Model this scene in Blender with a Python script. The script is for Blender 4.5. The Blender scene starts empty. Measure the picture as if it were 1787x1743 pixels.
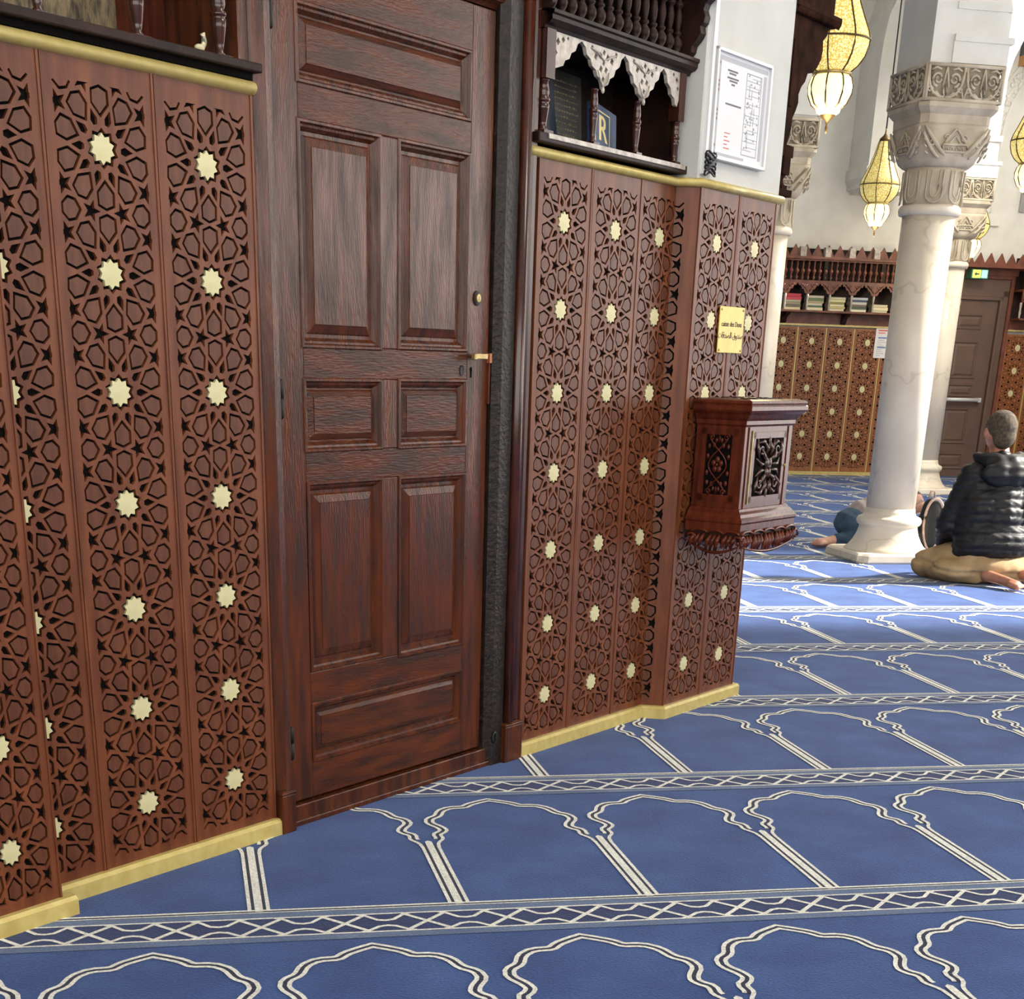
import bpy, bmesh, math, random
import numpy as np
from mathutils import Vector, Matrix, geometry
random.seed(7)
scene = bpy.context.scene
COL = scene.collection
PI = math.pi

# ---------------------------------------------------------------- camera
TW, PH = 0.612320777, -0.207893975          # bearing of the panelled wall, turn of the carpet rows
cam_d = bpy.data.cameras.new('camera'); cam = bpy.data.objects.new('camera', cam_d); COL.objects.link(cam)
scene.camera = cam
pitch, roll = 0.42044537, -0.03070086
fwd = Vector((0, math.cos(pitch), -math.sin(pitch))); rgt = Vector((1, 0, 0)); dwn = fwd.cross(rgt)
r2 = math.cos(roll)*rgt + math.sin(roll)*dwn; d2 = -math.sin(roll)*rgt + math.cos(roll)*dwn
M = Matrix((r2, -d2, -fwd)).transposed().to_4x4(); M.translation = (0, 0, 1.2)
cam.matrix_world = M
cam_d.sensor_fit = 'HORIZONTAL'; cam_d.sensor_width = 36.0
cam_d.lens = 2554.018/1787*36
cam_d.shift_x = (893.5-864.618)/1787; cam_d.shift_y = (1769.437-871.5)/1787
cam_d.clip_start = 0.05; cam_d.clip_end = 200

# frames: wall frame (x along the panelled wall, y into it), carpet frame (x along rows, y to the far wall)
MW = Matrix(((math.sin(TW), -math.cos(TW), 0, 0), (math.cos(TW), math.sin(TW), 0, 0), (0, 0, 1, 0), (0, 0, 0, 1)))
MC = Matrix(((math.cos(PH), math.sin(PH), 0, 0), (-math.sin(PH), math.cos(PH), 0, 0), (0, 0, 1, 0), (0, 0, 0, 1)))

# ---------------------------------------------------------------- sky, sun, exposure
scene.view_settings.view_transform = 'Standard'; scene.view_settings.look = 'None'
scene.view_settings.gamma = 1; scene.view_settings.use_curve_mapping = False
scene.view_settings.exposure = 0.2
world = bpy.data.worlds.new('sky'); scene.world = world; world.use_nodes = True
wn = world.node_tree; bg = wn.nodes['Background']
bg.inputs['Color'].default_value = (1.0, 0.975, 0.94, 1); bg.inputs['Strength'].default_value = 5.6
sd = bpy.data.lights.new('sun', 'SUN'); sun = bpy.data.objects.new('sun', sd); COL.objects.link(sun)
sd.energy = 14.0; sd.angle = math.radians(4.0); sd.color = (1.0, 0.95, 0.86)
sdir = MC.to_3x3() @ Vector((math.cos(math.radians(34)), -0.05, math.sin(math.radians(34))))
sun.rotation_euler = sdir.to_track_quat('Z', 'Y').to_euler(); sun.location = (8, 8, 12)
scene.cycles.max_bounces = 8; scene.cycles.diffuse_bounces = 5; scene.cycles.glossy_bounces = 3

# ---------------------------------------------------------------- materials
def mat(name, c1, c2=None, rough=0.6, scale=8.0, stretch=(1, 1, 1), metal=0.0, bump=0.0, bscale=None, coat=0.0,
        spec=0.5, detail=6.0, sheen=0.0, lo=0.35, hi=0.65, rvar=0.0):
    m = bpy.data.materials.new(name); m.use_nodes = True
    nt = m.node_tree; N = nt.nodes; Lk = nt.links; P = N['Principled BSDF']
    P.inputs['Roughness'].default_value = rough; P.inputs['Metallic'].default_value = metal
    P.inputs['Specular IOR Level'].default_value = spec; P.inputs['Coat Weight'].default_value = coat
    P.inputs['Coat Roughness'].default_value = 0.15; P.inputs['Sheen Weight'].default_value = sheen
    P.inputs['Base Color'].default_value = (*c1, 1)
    if c2 is not None or bump or rvar:
        tc = N.new('ShaderNodeTexCoord'); mp = N.new('ShaderNodeMapping'); mp.inputs['Scale'].default_value = stretch
        Lk.new(tc.outputs['Object'], mp.inputs['Vector'])
        nz = N.new('ShaderNodeTexNoise'); nz.inputs['Scale'].default_value = scale; nz.inputs['Detail'].default_value = detail
        Lk.new(mp.outputs['Vector'], nz.inputs['Vector'])
        if c2 is not None:
            cr = N.new('ShaderNodeValToRGB'); cr.color_ramp.elements[0].color = (*c1, 1); cr.color_ramp.elements[1].color = (*c2, 1)
            cr.color_ramp.elements[0].position = lo; cr.color_ramp.elements[1].position = hi
            Lk.new(nz.outputs['Fac'], cr.inputs['Fac']); Lk.new(cr.outputs['Color'], P.inputs['Base Color'])
        if rvar:
            mr = N.new('ShaderNodeMapRange'); mr.inputs['From Min'].default_value = 0.3; mr.inputs['From Max'].default_value = 0.7
            mr.inputs['To Min'].default_value = rough-rvar; mr.inputs['To Max'].default_value = rough+rvar
            Lk.new(nz.outputs['Fac'], mr.inputs['Value']); Lk.new(mr.outputs['Result'], P.inputs['Roughness'])
        if bump:
            n2 = N.new('ShaderNodeTexNoise'); n2.inputs['Scale'].default_value = bscale or scale*4; n2.inputs['Detail'].default_value = 4
            Lk.new(mp.outputs['Vector'], n2.inputs['Vector'])
            bp = N.new('ShaderNodeBump'); bp.inputs['Strength'].default_value = bump; bp.inputs['Distance'].default_value = 0.004
            Lk.new(n2.outputs['Fac'], bp.inputs['Height']); Lk.new(bp.outputs['Normal'], P.inputs['Normal'])
    return m
def emit(name, col, strength):
    m = bpy.data.materials.new(name); m.use_nodes = True; P = m.node_tree.nodes['Principled BSDF']
    P.inputs['Base Color'].default_value = (*col, 1); P.inputs['Emission Color'].default_value = (*col, 1)
    P.inputs['Emission Strength'].default_value = strength; return m
def s(r, g, b):           # sRGB 0-255 -> linear
    f = lambda v: (v/255/12.92) if v/255 <= 0.04045 else ((v/255+0.055)/1.055)**2.4
    return (f(r), f(g), f(b))

MT = {}
MT['wood'] = mat('mahogany veneer', s(116, 64, 36), s(90, 45, 23), rough=0.40, spec=0.3, scale=5, stretch=(6, 6, 1.0), bump=0.08, bscale=40)
MT['inlay'] = mat('mahogany inlay', s(102, 58, 35), s(80, 42, 24), rough=0.42, spec=0.3, scale=9, stretch=(4, 4, 1), bump=0.08, bscale=40)
MT['black'] = mat('black backing', s(12, 9, 8), None, rough=0.9, spec=0.1)
MT['gold'] = mat('gold paint', s(204, 186, 116), s(190, 168, 96), rough=0.32, scale=30, metal=0.12, bump=0.05, bscale=120)
MT['star'] = mat('pale gold leaf', s(208, 200, 154), s(198, 188, 140), rough=0.5, scale=20, metal=0.1)
MT['door'] = mat('old varnished oak', s(92, 46, 23), s(54, 26, 13), rough=0.24, scale=7, stretch=(5, 5, 0.7), bump=0.30, bscale=45, coat=0.0, spec=0.27, rvar=0.11)
MT['doorx'] = mat('old varnished oak rails', s(90, 45, 22), s(52, 25, 12), rough=0.24, scale=7, stretch=(0.7, 5, 5), bump=0.30, bscale=45, coat=0.0, spec=0.27, rvar=0.11)
MT['dark'] = mat('blackened carved oak', s(48, 27, 20), s(26, 15, 11), rough=0.5, scale=14, bump=0.3, bscale=70, spec=0.2)
MT['red'] = mat('red mahogany', s(98, 43, 25), s(70, 28, 16), rough=0.27, scale=8, stretch=(4, 4, 1), bump=0.0, spec=0.3)
MT['postm'] = mat('dark polished turning', s(70, 31, 19), s(46, 20, 12), rough=0.2, scale=8, stretch=(4, 4, 1), spec=0.5)
MT['whitep'] = mat('off white plaster', s(204, 203, 198), s(196, 195, 189), rough=0.85, scale=6, bump=0.12, bscale=160)
MT['wear'] = mat('blistered dark paint', s(30, 22, 18), s(50, 38, 30), spec=0.25, rough=0.4, scale=40, bump=0.7, bscale=90, lo=0.5, hi=0.72)
MT['iron'] = mat('black iron', s(22, 21, 21), None, rough=0.5, metal=0.3)
MT['brass'] = mat('worn brass', s(196, 174, 120), s(160, 136, 84), rough=0.35, scale=30, metal=0.6)
MT['white'] = mat('white plaster', s(222, 220, 212), s(214, 212, 203), rough=0.85, scale=6, bump=0.12, bscale=160)
MT['stone'] = mat('carved limestone', s(196, 184, 162), s(174, 160, 138), rough=0.8, scale=10, bump=0.3, bscale=60)
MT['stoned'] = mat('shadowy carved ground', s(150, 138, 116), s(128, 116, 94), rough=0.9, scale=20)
MT['glare_toned'] = mat('glare-toned pale carving', s(190, 180, 166), s(150, 138, 124), rough=0.35, scale=40, bump=0.2)  # pale colour stands in for window glare on dark varnish; far posts share it
MT['trunk'] = mat('white plastic', s(226, 226, 224), None, rough=0.5)
MT['paper'] = mat('paper', s(222, 222, 222), None, rough=0.7)
MT['ink'] = mat('grey print', s(150, 150, 154), None, rough=0.7)
MT['inkd'] = mat('dark print', s(60, 60, 64), None, rough=0.7)
MT['inkr'] = mat('red print', s(206, 110, 104), None, rough=0.7)
MT['alu'] = mat('white aluminium', s(206, 206, 206), None, rough=0.35, metal=0.2)
MT['cable'] = mat('black cable', s(20, 20, 22), None, rough=0.4)

def marble():
    m = mat('veined marble', s(222, 211, 192), s(208, 196, 176), rough=0.35, scale=3, bump=0.0)
    nt = m.node_tree; N = nt.nodes; Lk = nt.links; P = N['Principled BSDF']
    tc = N.new('ShaderNodeTexCoord'); n1 = N.new('ShaderNodeTexNoise'); n1.inputs['Scale'].default_value = 1.5; n1.inputs['Detail'].default_value = 4
    n1.inputs['Distortion'].default_value = 0.25
    Lk.new(tc.outputs['Object'], n1.inputs['Vector'])
    cr = N.new('ShaderNodeValToRGB'); e = cr.color_ramp.elements
    e[0].position = 0.491; e[0].color = (0, 0, 0, 1); e[1].position = 0.5; e[1].color = (1, 1, 1, 1)
    q = e.new(0.509); q.color = (0, 0, 0, 1)
    Lk.new(n1.outputs['Fac'], cr.inputs['Fac'])
    mx = N.new('ShaderNodeMix'); mx.data_type = 'RGBA'; mx.inputs['B'].default_value = (*s(160, 146, 126), 1)
    old = P.inputs['Base Color'].links[0].from_socket
    Lk.new(old, mx.inputs['A'])
    mm = N.new('ShaderNodeMath'); mm.operation = 'MULTIPLY'; mm.inputs[1].default_value = 0.4
    Lk.new(cr.outputs['Color'], mm.inputs[0]); Lk.new(mm.outputs[0], mx.inputs['Factor']); Lk.new(mx.outputs['Result'], P.inputs['Base Color'])
    return m
MT['marble'] = marble()

def carpet(name, c1, c2):
    m = mat(name, c1, c2, rough=0.95, scale=5.0, spec=0.1, sheen=0.13, detail=12, lo=0.3, hi=0.7)
    nt = m.node_tree; N = nt.nodes; Lk = nt.links; P = N['Principled BSDF']
    tc = [n for n in N if n.type == 'TEX_COORD'][0]
    a = N.new('ShaderNodeTexNoise'); a.inputs['Scale'].default_value = 150; a.inputs['Detail'].default_value = 8
    Lk.new(tc.outputs['Object'], a.inputs['Vector'])
    bp = N.new('ShaderNodeBump'); bp.inputs['Strength'].default_value = 0.7; bp.inputs['Distance'].default_value = 0.004
    Lk.new(a.outputs['Fac'], bp.inputs['Height']); Lk.new(bp.outputs['Normal'], P.inputs['Normal'])
    old = P.inputs['Base Color'].links[0].from_socket
    mx = N.new('ShaderNodeMix'); mx.data_type = 'RGBA'; mx.blend_type = 'MULTIPLY'; mx.inputs['Factor'].default_value = 0.8
    mr = N.new('ShaderNodeMapRange'); mr.inputs['From Min'].default_value = 0.25; mr.inputs['From Max'].default_value = 0.75
    mr.inputs['To Min'].default_value = 0.62; mr.inputs['To Max'].default_value = 1.38
    Lk.new(a.outputs['Fac'], mr.inputs['Value']); Lk.new(old, mx.inputs['A']); Lk.new(mr.outputs['Result'], mx.inputs['B'])
    Lk.new(mx.outputs['Result'], P.inputs['Base Color'])
    return m
MT['blue'] = carpet('blue carpet pile', s(36, 64, 122), s(54, 86, 144))
MT['navy'] = carpet('navy carpet pile', s(26, 42, 88), s(34, 54, 104))
MT['wline'] = carpet('cream carpet pile', s(236, 236, 226), s(222, 222, 212))
MT['dline'] = carpet('dark carpet pile', s(18, 26, 54), s(26, 34, 64))
MT['gline'] = carpet('grey blue flecked pile', s(104, 122, 152), s(80, 98, 134))

# ---------------------------------------------------------------- mesh building
class B:
    def __init__(self): self.v = []; self.f = []; self.mi = []; self.sm = []; self.m = 0; self.smooth = False
    def add(self, vs, fs):
        o = len(self.v); self.v += [tuple(p) for p in vs]
        for f in fs: self.f.append([i+o for i in f]); self.mi.append(self.m); self.sm.append(self.smooth)
        return self
    def box(self, x0, x1, y0, y1, z0, z1):
        x0, x1 = min(x0, x1), max(x0, x1); y0, y1 = min(y0, y1), max(y0, y1); z0, z1 = min(z0, z1), max(z0, z1)
        v = [(x0,y0,z0),(x1,y0,z0),(x1,y1,z0),(x0,y1,z0),(x0,y0,z1),(x1,y0,z1),(x1,y1,z1),(x0,y1,z1)]
        return self.add(v, [(0,3,2,1),(4,5,6,7),(0,1,5,4),(1,2,6,5),(2,3,7,6),(3,0,4,7)])
    def xz(self, poly, y0, y1):            # polygon in x,z ; front at y0 (faces -y)
        a = sum(poly[i][0]*poly[(i+1) % len(poly)][1]-poly[(i+1) % len(poly)][0]*poly[i][1] for i in range(len(poly)))
        if a < 0: poly = poly[::-1]
        n = len(poly); v = [(x, y0, z) for x, z in poly]+[(x, y1, z) for x, z in poly]
        return self.add(v, [tuple(range(n)), tuple(range(2*n-1, n-1, -1))]+[(i, i+n, (i+1) % n+n, (i+1) % n) for i in range(n)])
    def xy(self, poly, z0, z1):
        a = sum(poly[i][0]*poly[(i+1) % len(poly)][1]-poly[(i+1) % len(poly)][0]*poly[i][1] for i in range(len(poly)))
        if a < 0: poly = poly[::-1]
        n = len(poly); v = [(x, y, z0) for x, y in poly]+[(x, y, z1) for x, y in poly]
        return self.add(v, [tuple(range(n-1, -1, -1)), tuple(range(n, 2*n))]+[(i, (i+1) % n, (i+1) % n+n, i+n) for i in range(n)])
    def yz(self, poly, x0, x1):
        a = sum(poly[i][0]*poly[(i+1) % len(poly)][1]-poly[(i+1) % len(poly)][0]*poly[i][1] for i in range(len(poly)))
        if a < 0: poly = poly[::-1]
        n = len(poly); v = [(x0, y, z) for y, z in poly]+[(x1, y, z) for y, z in poly]
        return self.add(v, [tuple(range(n-1, -1, -1)), tuple(range(n, 2*n))]+[(i, (i+1) % n, (i+1) % n+n, i+n) for i in range(n)])
    def loft(self, rings, cap0=True, cap1=True, closed=True):
        n = len(rings[0]); v = [p for r in rings for p in r]; f = []
        for k in range(len(rings)-1):
            for i in range(n if closed else n-1):
                j = (i+1) % n; f.append((k*n+i, k*n+j, (k+1)*n+j, (k+1)*n+i))
        if cap0: f.append(tuple(range(n-1, -1, -1)))
        if cap1: f.append(tuple(range((len(rings)-1)*n, len(rings)*n)))
        return self.add(v, f)
    def lathe(self, prof, cx=0, cy=0, cz=0, n=16, smooth=True):
        old = self.smooth; self.smooth = smooth
        self.loft([[(cx+r*math.cos(2*PI*i/n), cy+r*math.sin(2*PI*i/n), cz+z) for i in range(n)] for r, z in prof])
        self.smooth = old; return self
    def tube(self, pts, r, n=6, smooth=True):
        pts = [Vector(p) for p in pts]; R = r if isinstance(r, (list, tuple)) else [r]*len(pts); rings = []
        up = Vector((0, 0, 1))
        for i, p in enumerate(pts):
            t = (pts[min(i+1, len(pts)-1)]-pts[max(i-1, 0)]).normalized()
            a = t.cross(up)
            if a.length < 1e-3: a = t.cross(Vector((1, 0, 0)))
            a.normalize(); b = a.cross(t)
            rings.append([tuple(p+R[i]*(math.cos(2*PI*k/n)*a+math.sin(2*PI*k/n)*b)) for k in range(n)])
        old = self.smooth; self.smooth = smooth; self.loft(rings); self.smooth = old; return self
    def ball(self, c, r, n=10, m=6):
        rr = r if isinstance(r, (tuple, list)) else (r, r, r); rings = []
        for k in range(m+1):
            t = PI*k/m; q = max(math.sin(t), 1e-3)
            rings.append([(c[0]+rr[0]*q*math.cos(2*PI*i/n), c[1]+rr[1]*q*math.sin(2*PI*i/n), c[2]-rr[2]*math.cos(t)) for i in range(n)])
        old = self.smooth; self.smooth = True; self.loft(rings); self.smooth = old; return self
    def mesh(self, name, mats):
        me = bpy.data.meshes.new(name); me.from_pydata(self.v, [], self.f); me.update()
        for m in (mats if isinstance(mats, (list, tuple)) else [mats]): me.materials.append(MT[m] if isinstance(m, str) else m)
        me.polygons.foreach_set('material_index', self.mi); me.polygons.foreach_set('use_smooth', self.sm)
        return me
def tag(o, label=None, cat=None, group=None, kind=None):
    if label: o['label'] = label
    if cat: o['category'] = cat
    if group: o['group'] = group
    if kind: o['kind'] = kind
    return o
def thing(name, label, cat, frame=None, loc=(0, 0, 0), rz=0, group=None, kind=None):
    o = bpy.data.objects.new(name, None); COL.objects.link(o); o.empty_display_size = 0.1
    o.matrix_world = (frame or Matrix()) @ Matrix.Translation(loc) @ Matrix.Rotation(rz, 4, 'Z')
    return tag(o, label, cat, group, kind)
def link(name, me, parent=None, frame=None, loc=(0, 0, 0), rz=0, label=None):
    o = bpy.data.objects.new(name, me); COL.objects.link(o)
    if parent is not None:
        o.parent = parent; o.location = loc; o.rotation_euler = (0, 0, rz)
    else: o.matrix_world = (frame or Matrix()) @ Matrix.Translation(loc) @ Matrix.Rotation(rz, 4, 'Z')
    if label: o['label'] = label
    return o
def part(name, b, m, parent, loc=(0, 0, 0), rz=0, label=None, bev=0):
    o = link(name, b.mesh(name, m), parent, None, loc, rz, label)
    if bev:
        md = o.modifiers.new('bevel', 'BEVEL'); md.width = bev; md.segments = 2; md.limit_method = 'ANGLE'
    return o
def single(name, b, m, label, cat, frame=None, loc=(0, 0, 0), rz=0, group=None, kind=None, bev=0):
    o = link(name, b.mesh(name, m), None, frame, loc, rz); tag(o, label, cat, group, kind)
    if bev:
        md = o.modifiers.new('bevel', 'BEVEL'); md.width = bev; md.segments = 2; md.limit_method = 'ANGLE'
    return o
def struct(name, b, m, frame=None, label=None, bev=0):
    o = link(name, b.mesh(name, m), None, frame); o['kind'] = 'structure'
    if label: o['label'] = label
    if bev:
        md = o.modifiers.new('bevel', 'BEVEL'); md.width = bev; md.segments = 2; md.limit_method = 'ANGLE'
    return o

# ---------------------------------------------------------------- floor and its woven rows
W, P, V0 = 0.477547, 1.13117, 3.27875
b = B(); b.box(-14, 11.5, -6, 18.4, -0.12, 0)
floor = struct('floor', b, 'blue', MC, 'blue prayer carpet with woven cream niches in rows')
HALF = [(0,.868),(.028,.851),(.055,.832),(.078,.802),(.124,.799),(.150,.774),(.166,.724),(.194,.698),(.199,.664),(.176,.622),(.169,.592),(.180,.568),(.196,.552),(.192,.515),(.213,.478),(.217,.44)]
def smooth_line(pts, n=1):
    for _ in range(n):
        q = [pts[0]]
        for i in range(len(pts)-1):
            a, c = pts[i], pts[i+1]
            q += [(a[0]*.8+c[0]*.2, a[1]*.8+c[1]*.2), (a[0]*.2+c[0]*.8, a[1]*.2+c[1]*.8)]
        pts = q+[pts[-1]]
    return pts
half = [HALF[0]]+smooth_line(HALF, 1)[1:]
full = [(-x, y) for x, y in reversed(half)]+half[1:]
def ribbon(b, pts, off0, off1, z, closed=False):
    n = len(pts); L = []; R = []
    for i in range(n):
        p0 = pts[max(i-1, 0)]; p1 = pts[i]; p2 = pts[min(i+1, n-1)]
        d0 = Vector((p1[0]-p0[0], p1[1]-p0[1])); d1 = Vector((p2[0]-p1[0], p2[1]-p1[1]))
        if d0.length < 1e-9: d0 = d1
        if d1.length < 1e-9: d1 = d0
        d0.normalize(); d1.normalize(); t = (d0+d1)
        t = d1 if t.length < 1e-6 else t.normalized()
        k = 1/max(0.6, t.dot(d1)); nn = Vector((-t.y, t.x))*k
        L.append((p1[0]+nn.x*off0, p1[1]+nn.y*off0, z)); R.append((p1[0]+nn.x*off1, p1[1]+nn.y*off1, z))
    b.add(L+R, [(i, n+i, n+i+1, i+1) for i in range(n-1)])
def niche_mesh():
    b = B(); hw = W/2
    # running left to right over the arch, +normal points outwards (up)
    b.m = 0; ribbon(b, full, -.005, .005, .0022); ribbon(b, [p for p in full if p[1] > .50], .0145, .0245, .0022)
    b.m = 1; ribbon(b, [p for p in full if p[1] > .49], .005, .0145, .0018)
    for sg in (-1, 1):
        b.m = 0
        b.add([(sg*.2125, 0, .0022), (sg*.2215, 0, .0022), (sg*.2215, .445, .0022), (sg*.2125, .445, .0022)], [(0, 1, 2, 3) if sg > 0 else (3, 2, 1, 0)])
        b.add([(sg*(hw-.0095), -.006, .0022), (sg*hw, -.006, .0022), (sg*hw, .50, .0022), (sg*(hw-.0095), .49, .0022)], [(0, 1, 2, 3) if sg > 0 else (3, 2, 1, 0)])
        b.m = 1
        b.add([(sg*.2215, -.004, .0018), (sg*(hw-.0095), -.004, .0018), (sg*(hw-.0095), .49, .0018), (sg*.2215, .45, .0018)], [(0, 1, 2, 3) if sg > 0 else (3, 2, 1, 0)])
    return b.mesh('niche_outline', ['wline', 'dline'])
NICHE = niche_mesh()
def band_mesh(n):
    b = B(); x0, x1 = -W/2, n*W-W/2; p = .4*W
    def strip(y0, y1, m, z): b.m = m; b.add([(x0, y0, z), (x1, y0, z), (x1, y1, z), (x0, y1, z)], [(0, 1, 2, 3)])
    strip(-.203, -.012, 3, .0010)
    strip(-.004, .005, 0, .0026); strip(-.011, -.004, 1, .0020); strip(-.016, -.011, 0, .0022)
    strip(-.050, -.016, 2, .0016); strip(-.203, -.172, 2, .0016)
    strip(-.057, -.050, 0, .0022); strip(-.172, -.165, 0, .0022)
    b.m = 0; k = int((x1-x0)/p)
    for i in range(k):
        c = x0+(i+.5)*p
        ribbon(b, [(c-.33*p, -.055), (c-.25*p, -.060), (c-.10*p, -.094), (c, -.099), (c+.10*p, -.094), (c+.25*p, -.060), (c+.33*p, -.055)], -.005, .005, .0024)
        ribbon(b, [(c-.33*p, -.168), (c-.25*p, -.163), (c-.10*p, -.137), (c, -.132), (c+.10*p, -.137), (c+.25*p, -.163), (c+.33*p, -.168)], -.005, .005, .0024)
        d = c+.5*p
        ribbon(b, [(d-.27*p, -.058), (d+.27*p, -.165)], -.0055, .0055, .0025)
        ribbon(b, [(d-.27*p, -.165), (d+.27*p, -.058)], -.0055, .0055, .0026)
    return b.mesh('woven_band', ['wline', 'dline', 'gline', 'navy'])
ROWC = {-2: .10, -1: .115, 0: .1166, 1: .1014, 2: .1934, 3: .181, 4: .157, 5: .138}
for i in range(-2, 14):
    base = V0+i*P; c = ROWC.get(i, .14)
    if base > 18.2: break
    # first and last niche that the view (with a step to either side) can reach
    lo = {-2: -5, -1: -5, 0: -4, 1: -2, 2: 0}.get(i, 1+(i-3)); hi = 8+int(1.25*max(i, 0)) if i < 10 else 21
    n = hi-lo
    o = link('woven_band', band_mesh(n), floor, None, (c+lo*W+W/2, base, 0))
    for k in range(lo, hi):
        link('niche_outline', NICHE, floor, None, (c+(k+.5)*W, base, 0))

# ---------------------------------------------------------------- shell of the hall
YW, YP = 2.715, 2.643
b = B()
b.box(-4, 2.80, YW+.03, 3.2, 0, 1.752); b.box(-4, 2.80, 3.02, 3.2, 1.752, 2.75); b.box(-4, 2.80, YW+.03, 3.2, 2.75, 7)
b.box(2.80, 3.94, 2.83, 3.2, 0, 2.20); b.box(2.80, 3.94, YW+.03, 3.2, 2.20, 7)
b.box(3.94, 4.76, YW+.03, 3.2, 0, 1.752); b.box(3.94, 4.76, 2.98, 3.2, 1.752, 2.75); b.box(3.94, 4.76, YW+.03, 3.2, 2.75, 7)
struct('wall_left', b, 'dark', MW, 'dark core of the panelled wall with its door and shelf niches')
b = B(); b.box(4.80, 5.352, YP+.035, 3.2, 0, 1.752); b.box(4.755, 5.352, YP+.005, 3.2, 1.752, 7)
struct('wall_pier', b, 'whitep', MW, 'white plastered pier end above the gold rail')
b = B(); b.box(-14, 11.5, 18.3, 18.6, 0, 7); struct('wall_back', b, 'white', MC, 'white plastered far wall of the hall')
b = B()
GX = 11.5
def holes_wall(b, x, thick, segs, z1):       # wall along y at x with rectangular openings
    ys = -6
    for (y0, y1, za, zb) in segs:
        b.box(x, x+thick, ys, y0, 0, z1)
        if za > 0: b.box(x, x+thick, y0, y1, 0, za)
        if zb < z1: b.box(x, x+thick, y0, y1, zb, z1)
        ys = y1
    b.box(x, x+thick, ys, 18.6, 0, z1)
RIGHT_OPEN = [(-4.6, -1.8, 1.6, 4.2), (-.6, 2.2, 1.6, 4.2), (3.1, 6.0, 1.6, 3.2), (6.75, 9.75, 0, 6.7), (13.6, 15.2, 4.8, 6.7), (16.4, 18.0, 4.8, 6.7)]  # high far openings added to brighten the far wall; gate follows the sun patch
holes_wall(b, GX, .35, RIGHT_OPEN, 7); struct('wall_right', b, 'white', MC, 'white courtyard wall, unseen, with tall gate and added high openings')
b = B(); xs = -14
FRONT_OPEN = [(-11.5, -8.3, 1.1, 5.6), (-6.8, -3.2, 1.1, 5.6), (-1.8, 1.8, 1.1, 5.6), (3.2, 6.8, 1.1, 5.6)]  # windows out of view, added to let in more sky light
for (x0, x1, za, zb) in FRONT_OPEN:
    b.box(xs, x0, -6.3, -6, 0, 7); b.box(x0, x1, -6.3, -6, 0, za); b.box(x0, x1, -6.3, -6, zb, 7); xs = x1
b.box(xs, 11.85, -6.3, -6, 0, 7)
struct('wall_front', b, 'white', MC, 'white wall behind the viewer with tall windows added for light')
b = B()
for y0, y1 in ((-6, 6.75), (9.75, 18.2)): b.box(GX-.03, GX+.001, y0, y1, 0, 1.6)
struct('trim_9', b, 'wood', MC, 'dark wooden wainscot of the courtyard wall')
b = B(); b.box(-14, 11.5, -6.001, -5.97, 0, 1.1); struct('trim_10', b, 'wood', MC, 'dark wooden wainscot behind the viewer')
b = B(); b.box(-14.3, -14, -6.3, 18.6, 0, 7); struct('wall_side', b, 'white', MC)
b = B(); b.box(-14.3, 11.85, -6.3, 18.6, 7, 7.2); struct('ceiling', b, 'white', MC)
# light portals exactly in the openings (they only guide the sky light)
def portal(loc, rot, sx, sy):
    l = bpy.data.lights.new('daylight_portal', 'AREA'); l.shape = 'RECTANGLE'; l.size = sx; l.size_y = sy; l.cycles.is_portal = True
    o = bpy.data.objects.new('daylight_portal', l); COL.objects.link(o); o.matrix_world = MC @ Matrix.Translation(loc) @ rot
for (y0, y1, za, zb) in RIGHT_OPEN:
    portal((GX+.3, (y0+y1)/2, (za+zb)/2), Matrix.Rotation(PI/2, 4, 'Y') @ Matrix.Rotation(PI/2, 4, 'Z'), y1-y0, zb-za)
for (x0, x1, za, zb) in FRONT_OPEN:
    portal(((x0+x1)/2, -6.25, (za+zb)/2), Matrix.Rotation(PI/2, 4, 'X') @ Matrix.Rotation(PI, 4, 'Y'), x1-x0, zb-za)

# ---------------------------------------------------------------- carved lattice panels
S = 0.2323325; SX = 1.11; PWID = 0.2955
def inset(poly, d):
    a = sum(poly[i][0]*poly[(i+1) % len(poly)][1]-poly[(i+1) % len(poly)][0]*poly[i][1] for i in range(len(poly)))
    if a < 0: poly = poly[::-1]
    n = len(poly); out = []
    for i in range(n):
        p0, p1, p2 = Vector(poly[i-1]), Vector(poly[i]), Vector(poly[(i+1) % n])
        d0 = (p1-p0).normalized(); d1 = (p2-p1).normalized(); n0 = Vector((-d0.y, d0.x)); n1 = Vector((-d1.y, d1.x))
        bis = n0+n1; k = d/max(0.25, (1+n0.dot(n1))); q = p1+bis*k; out.append((q.x, q.y))
    return out
def clip(poly, axis, lim, sign):       # keep sign*(coord-lim) <= 0
    out = []; n = len(poly)
    for i in range(n):
        a, c = poly[i], poly[(i+1) % n]; da, dc = sign*(a[axis]-lim), sign*(c[axis]-lim)
        if da <= 0: out.append(a)
        if (da < 0 < dc) or (dc < 0 < da):
            t = da/(da-dc); out.append((a[0]+(c[0]-a[0])*t, a[1]+(c[1]-a[1])*t))
    return out
def rotp(poly, ang, dx=0, dy=0):
    c, q = math.cos(ang), math.sin(ang); return [(x*c-y*q+dx, x*q+y*c+dy) for x, y in poly]
KITE = [(.238, 0), (.342, .0945), (.455, .091), (.492, 0), (.455, -.091), (.342, -.0945)]
DART = [(.318, 0), (.232, .036), (.188, .019), (.188, -.019), (.232, -.036)]
HEX = [(.103, 0), (.048, .086), (-.036, .105), (-.102, .042), (-.102, -.042), (-.036, -.105), (.048, -.086)]
def starpoly(n, r0, r1, a0): return [((r0 if i % 2 == 0 else r1)*math.cos(a0+PI*i/n), (r0 if i % 2 == 0 else r1)*math.sin(a0+PI*i/n)) for i in range(2*n)]
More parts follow.
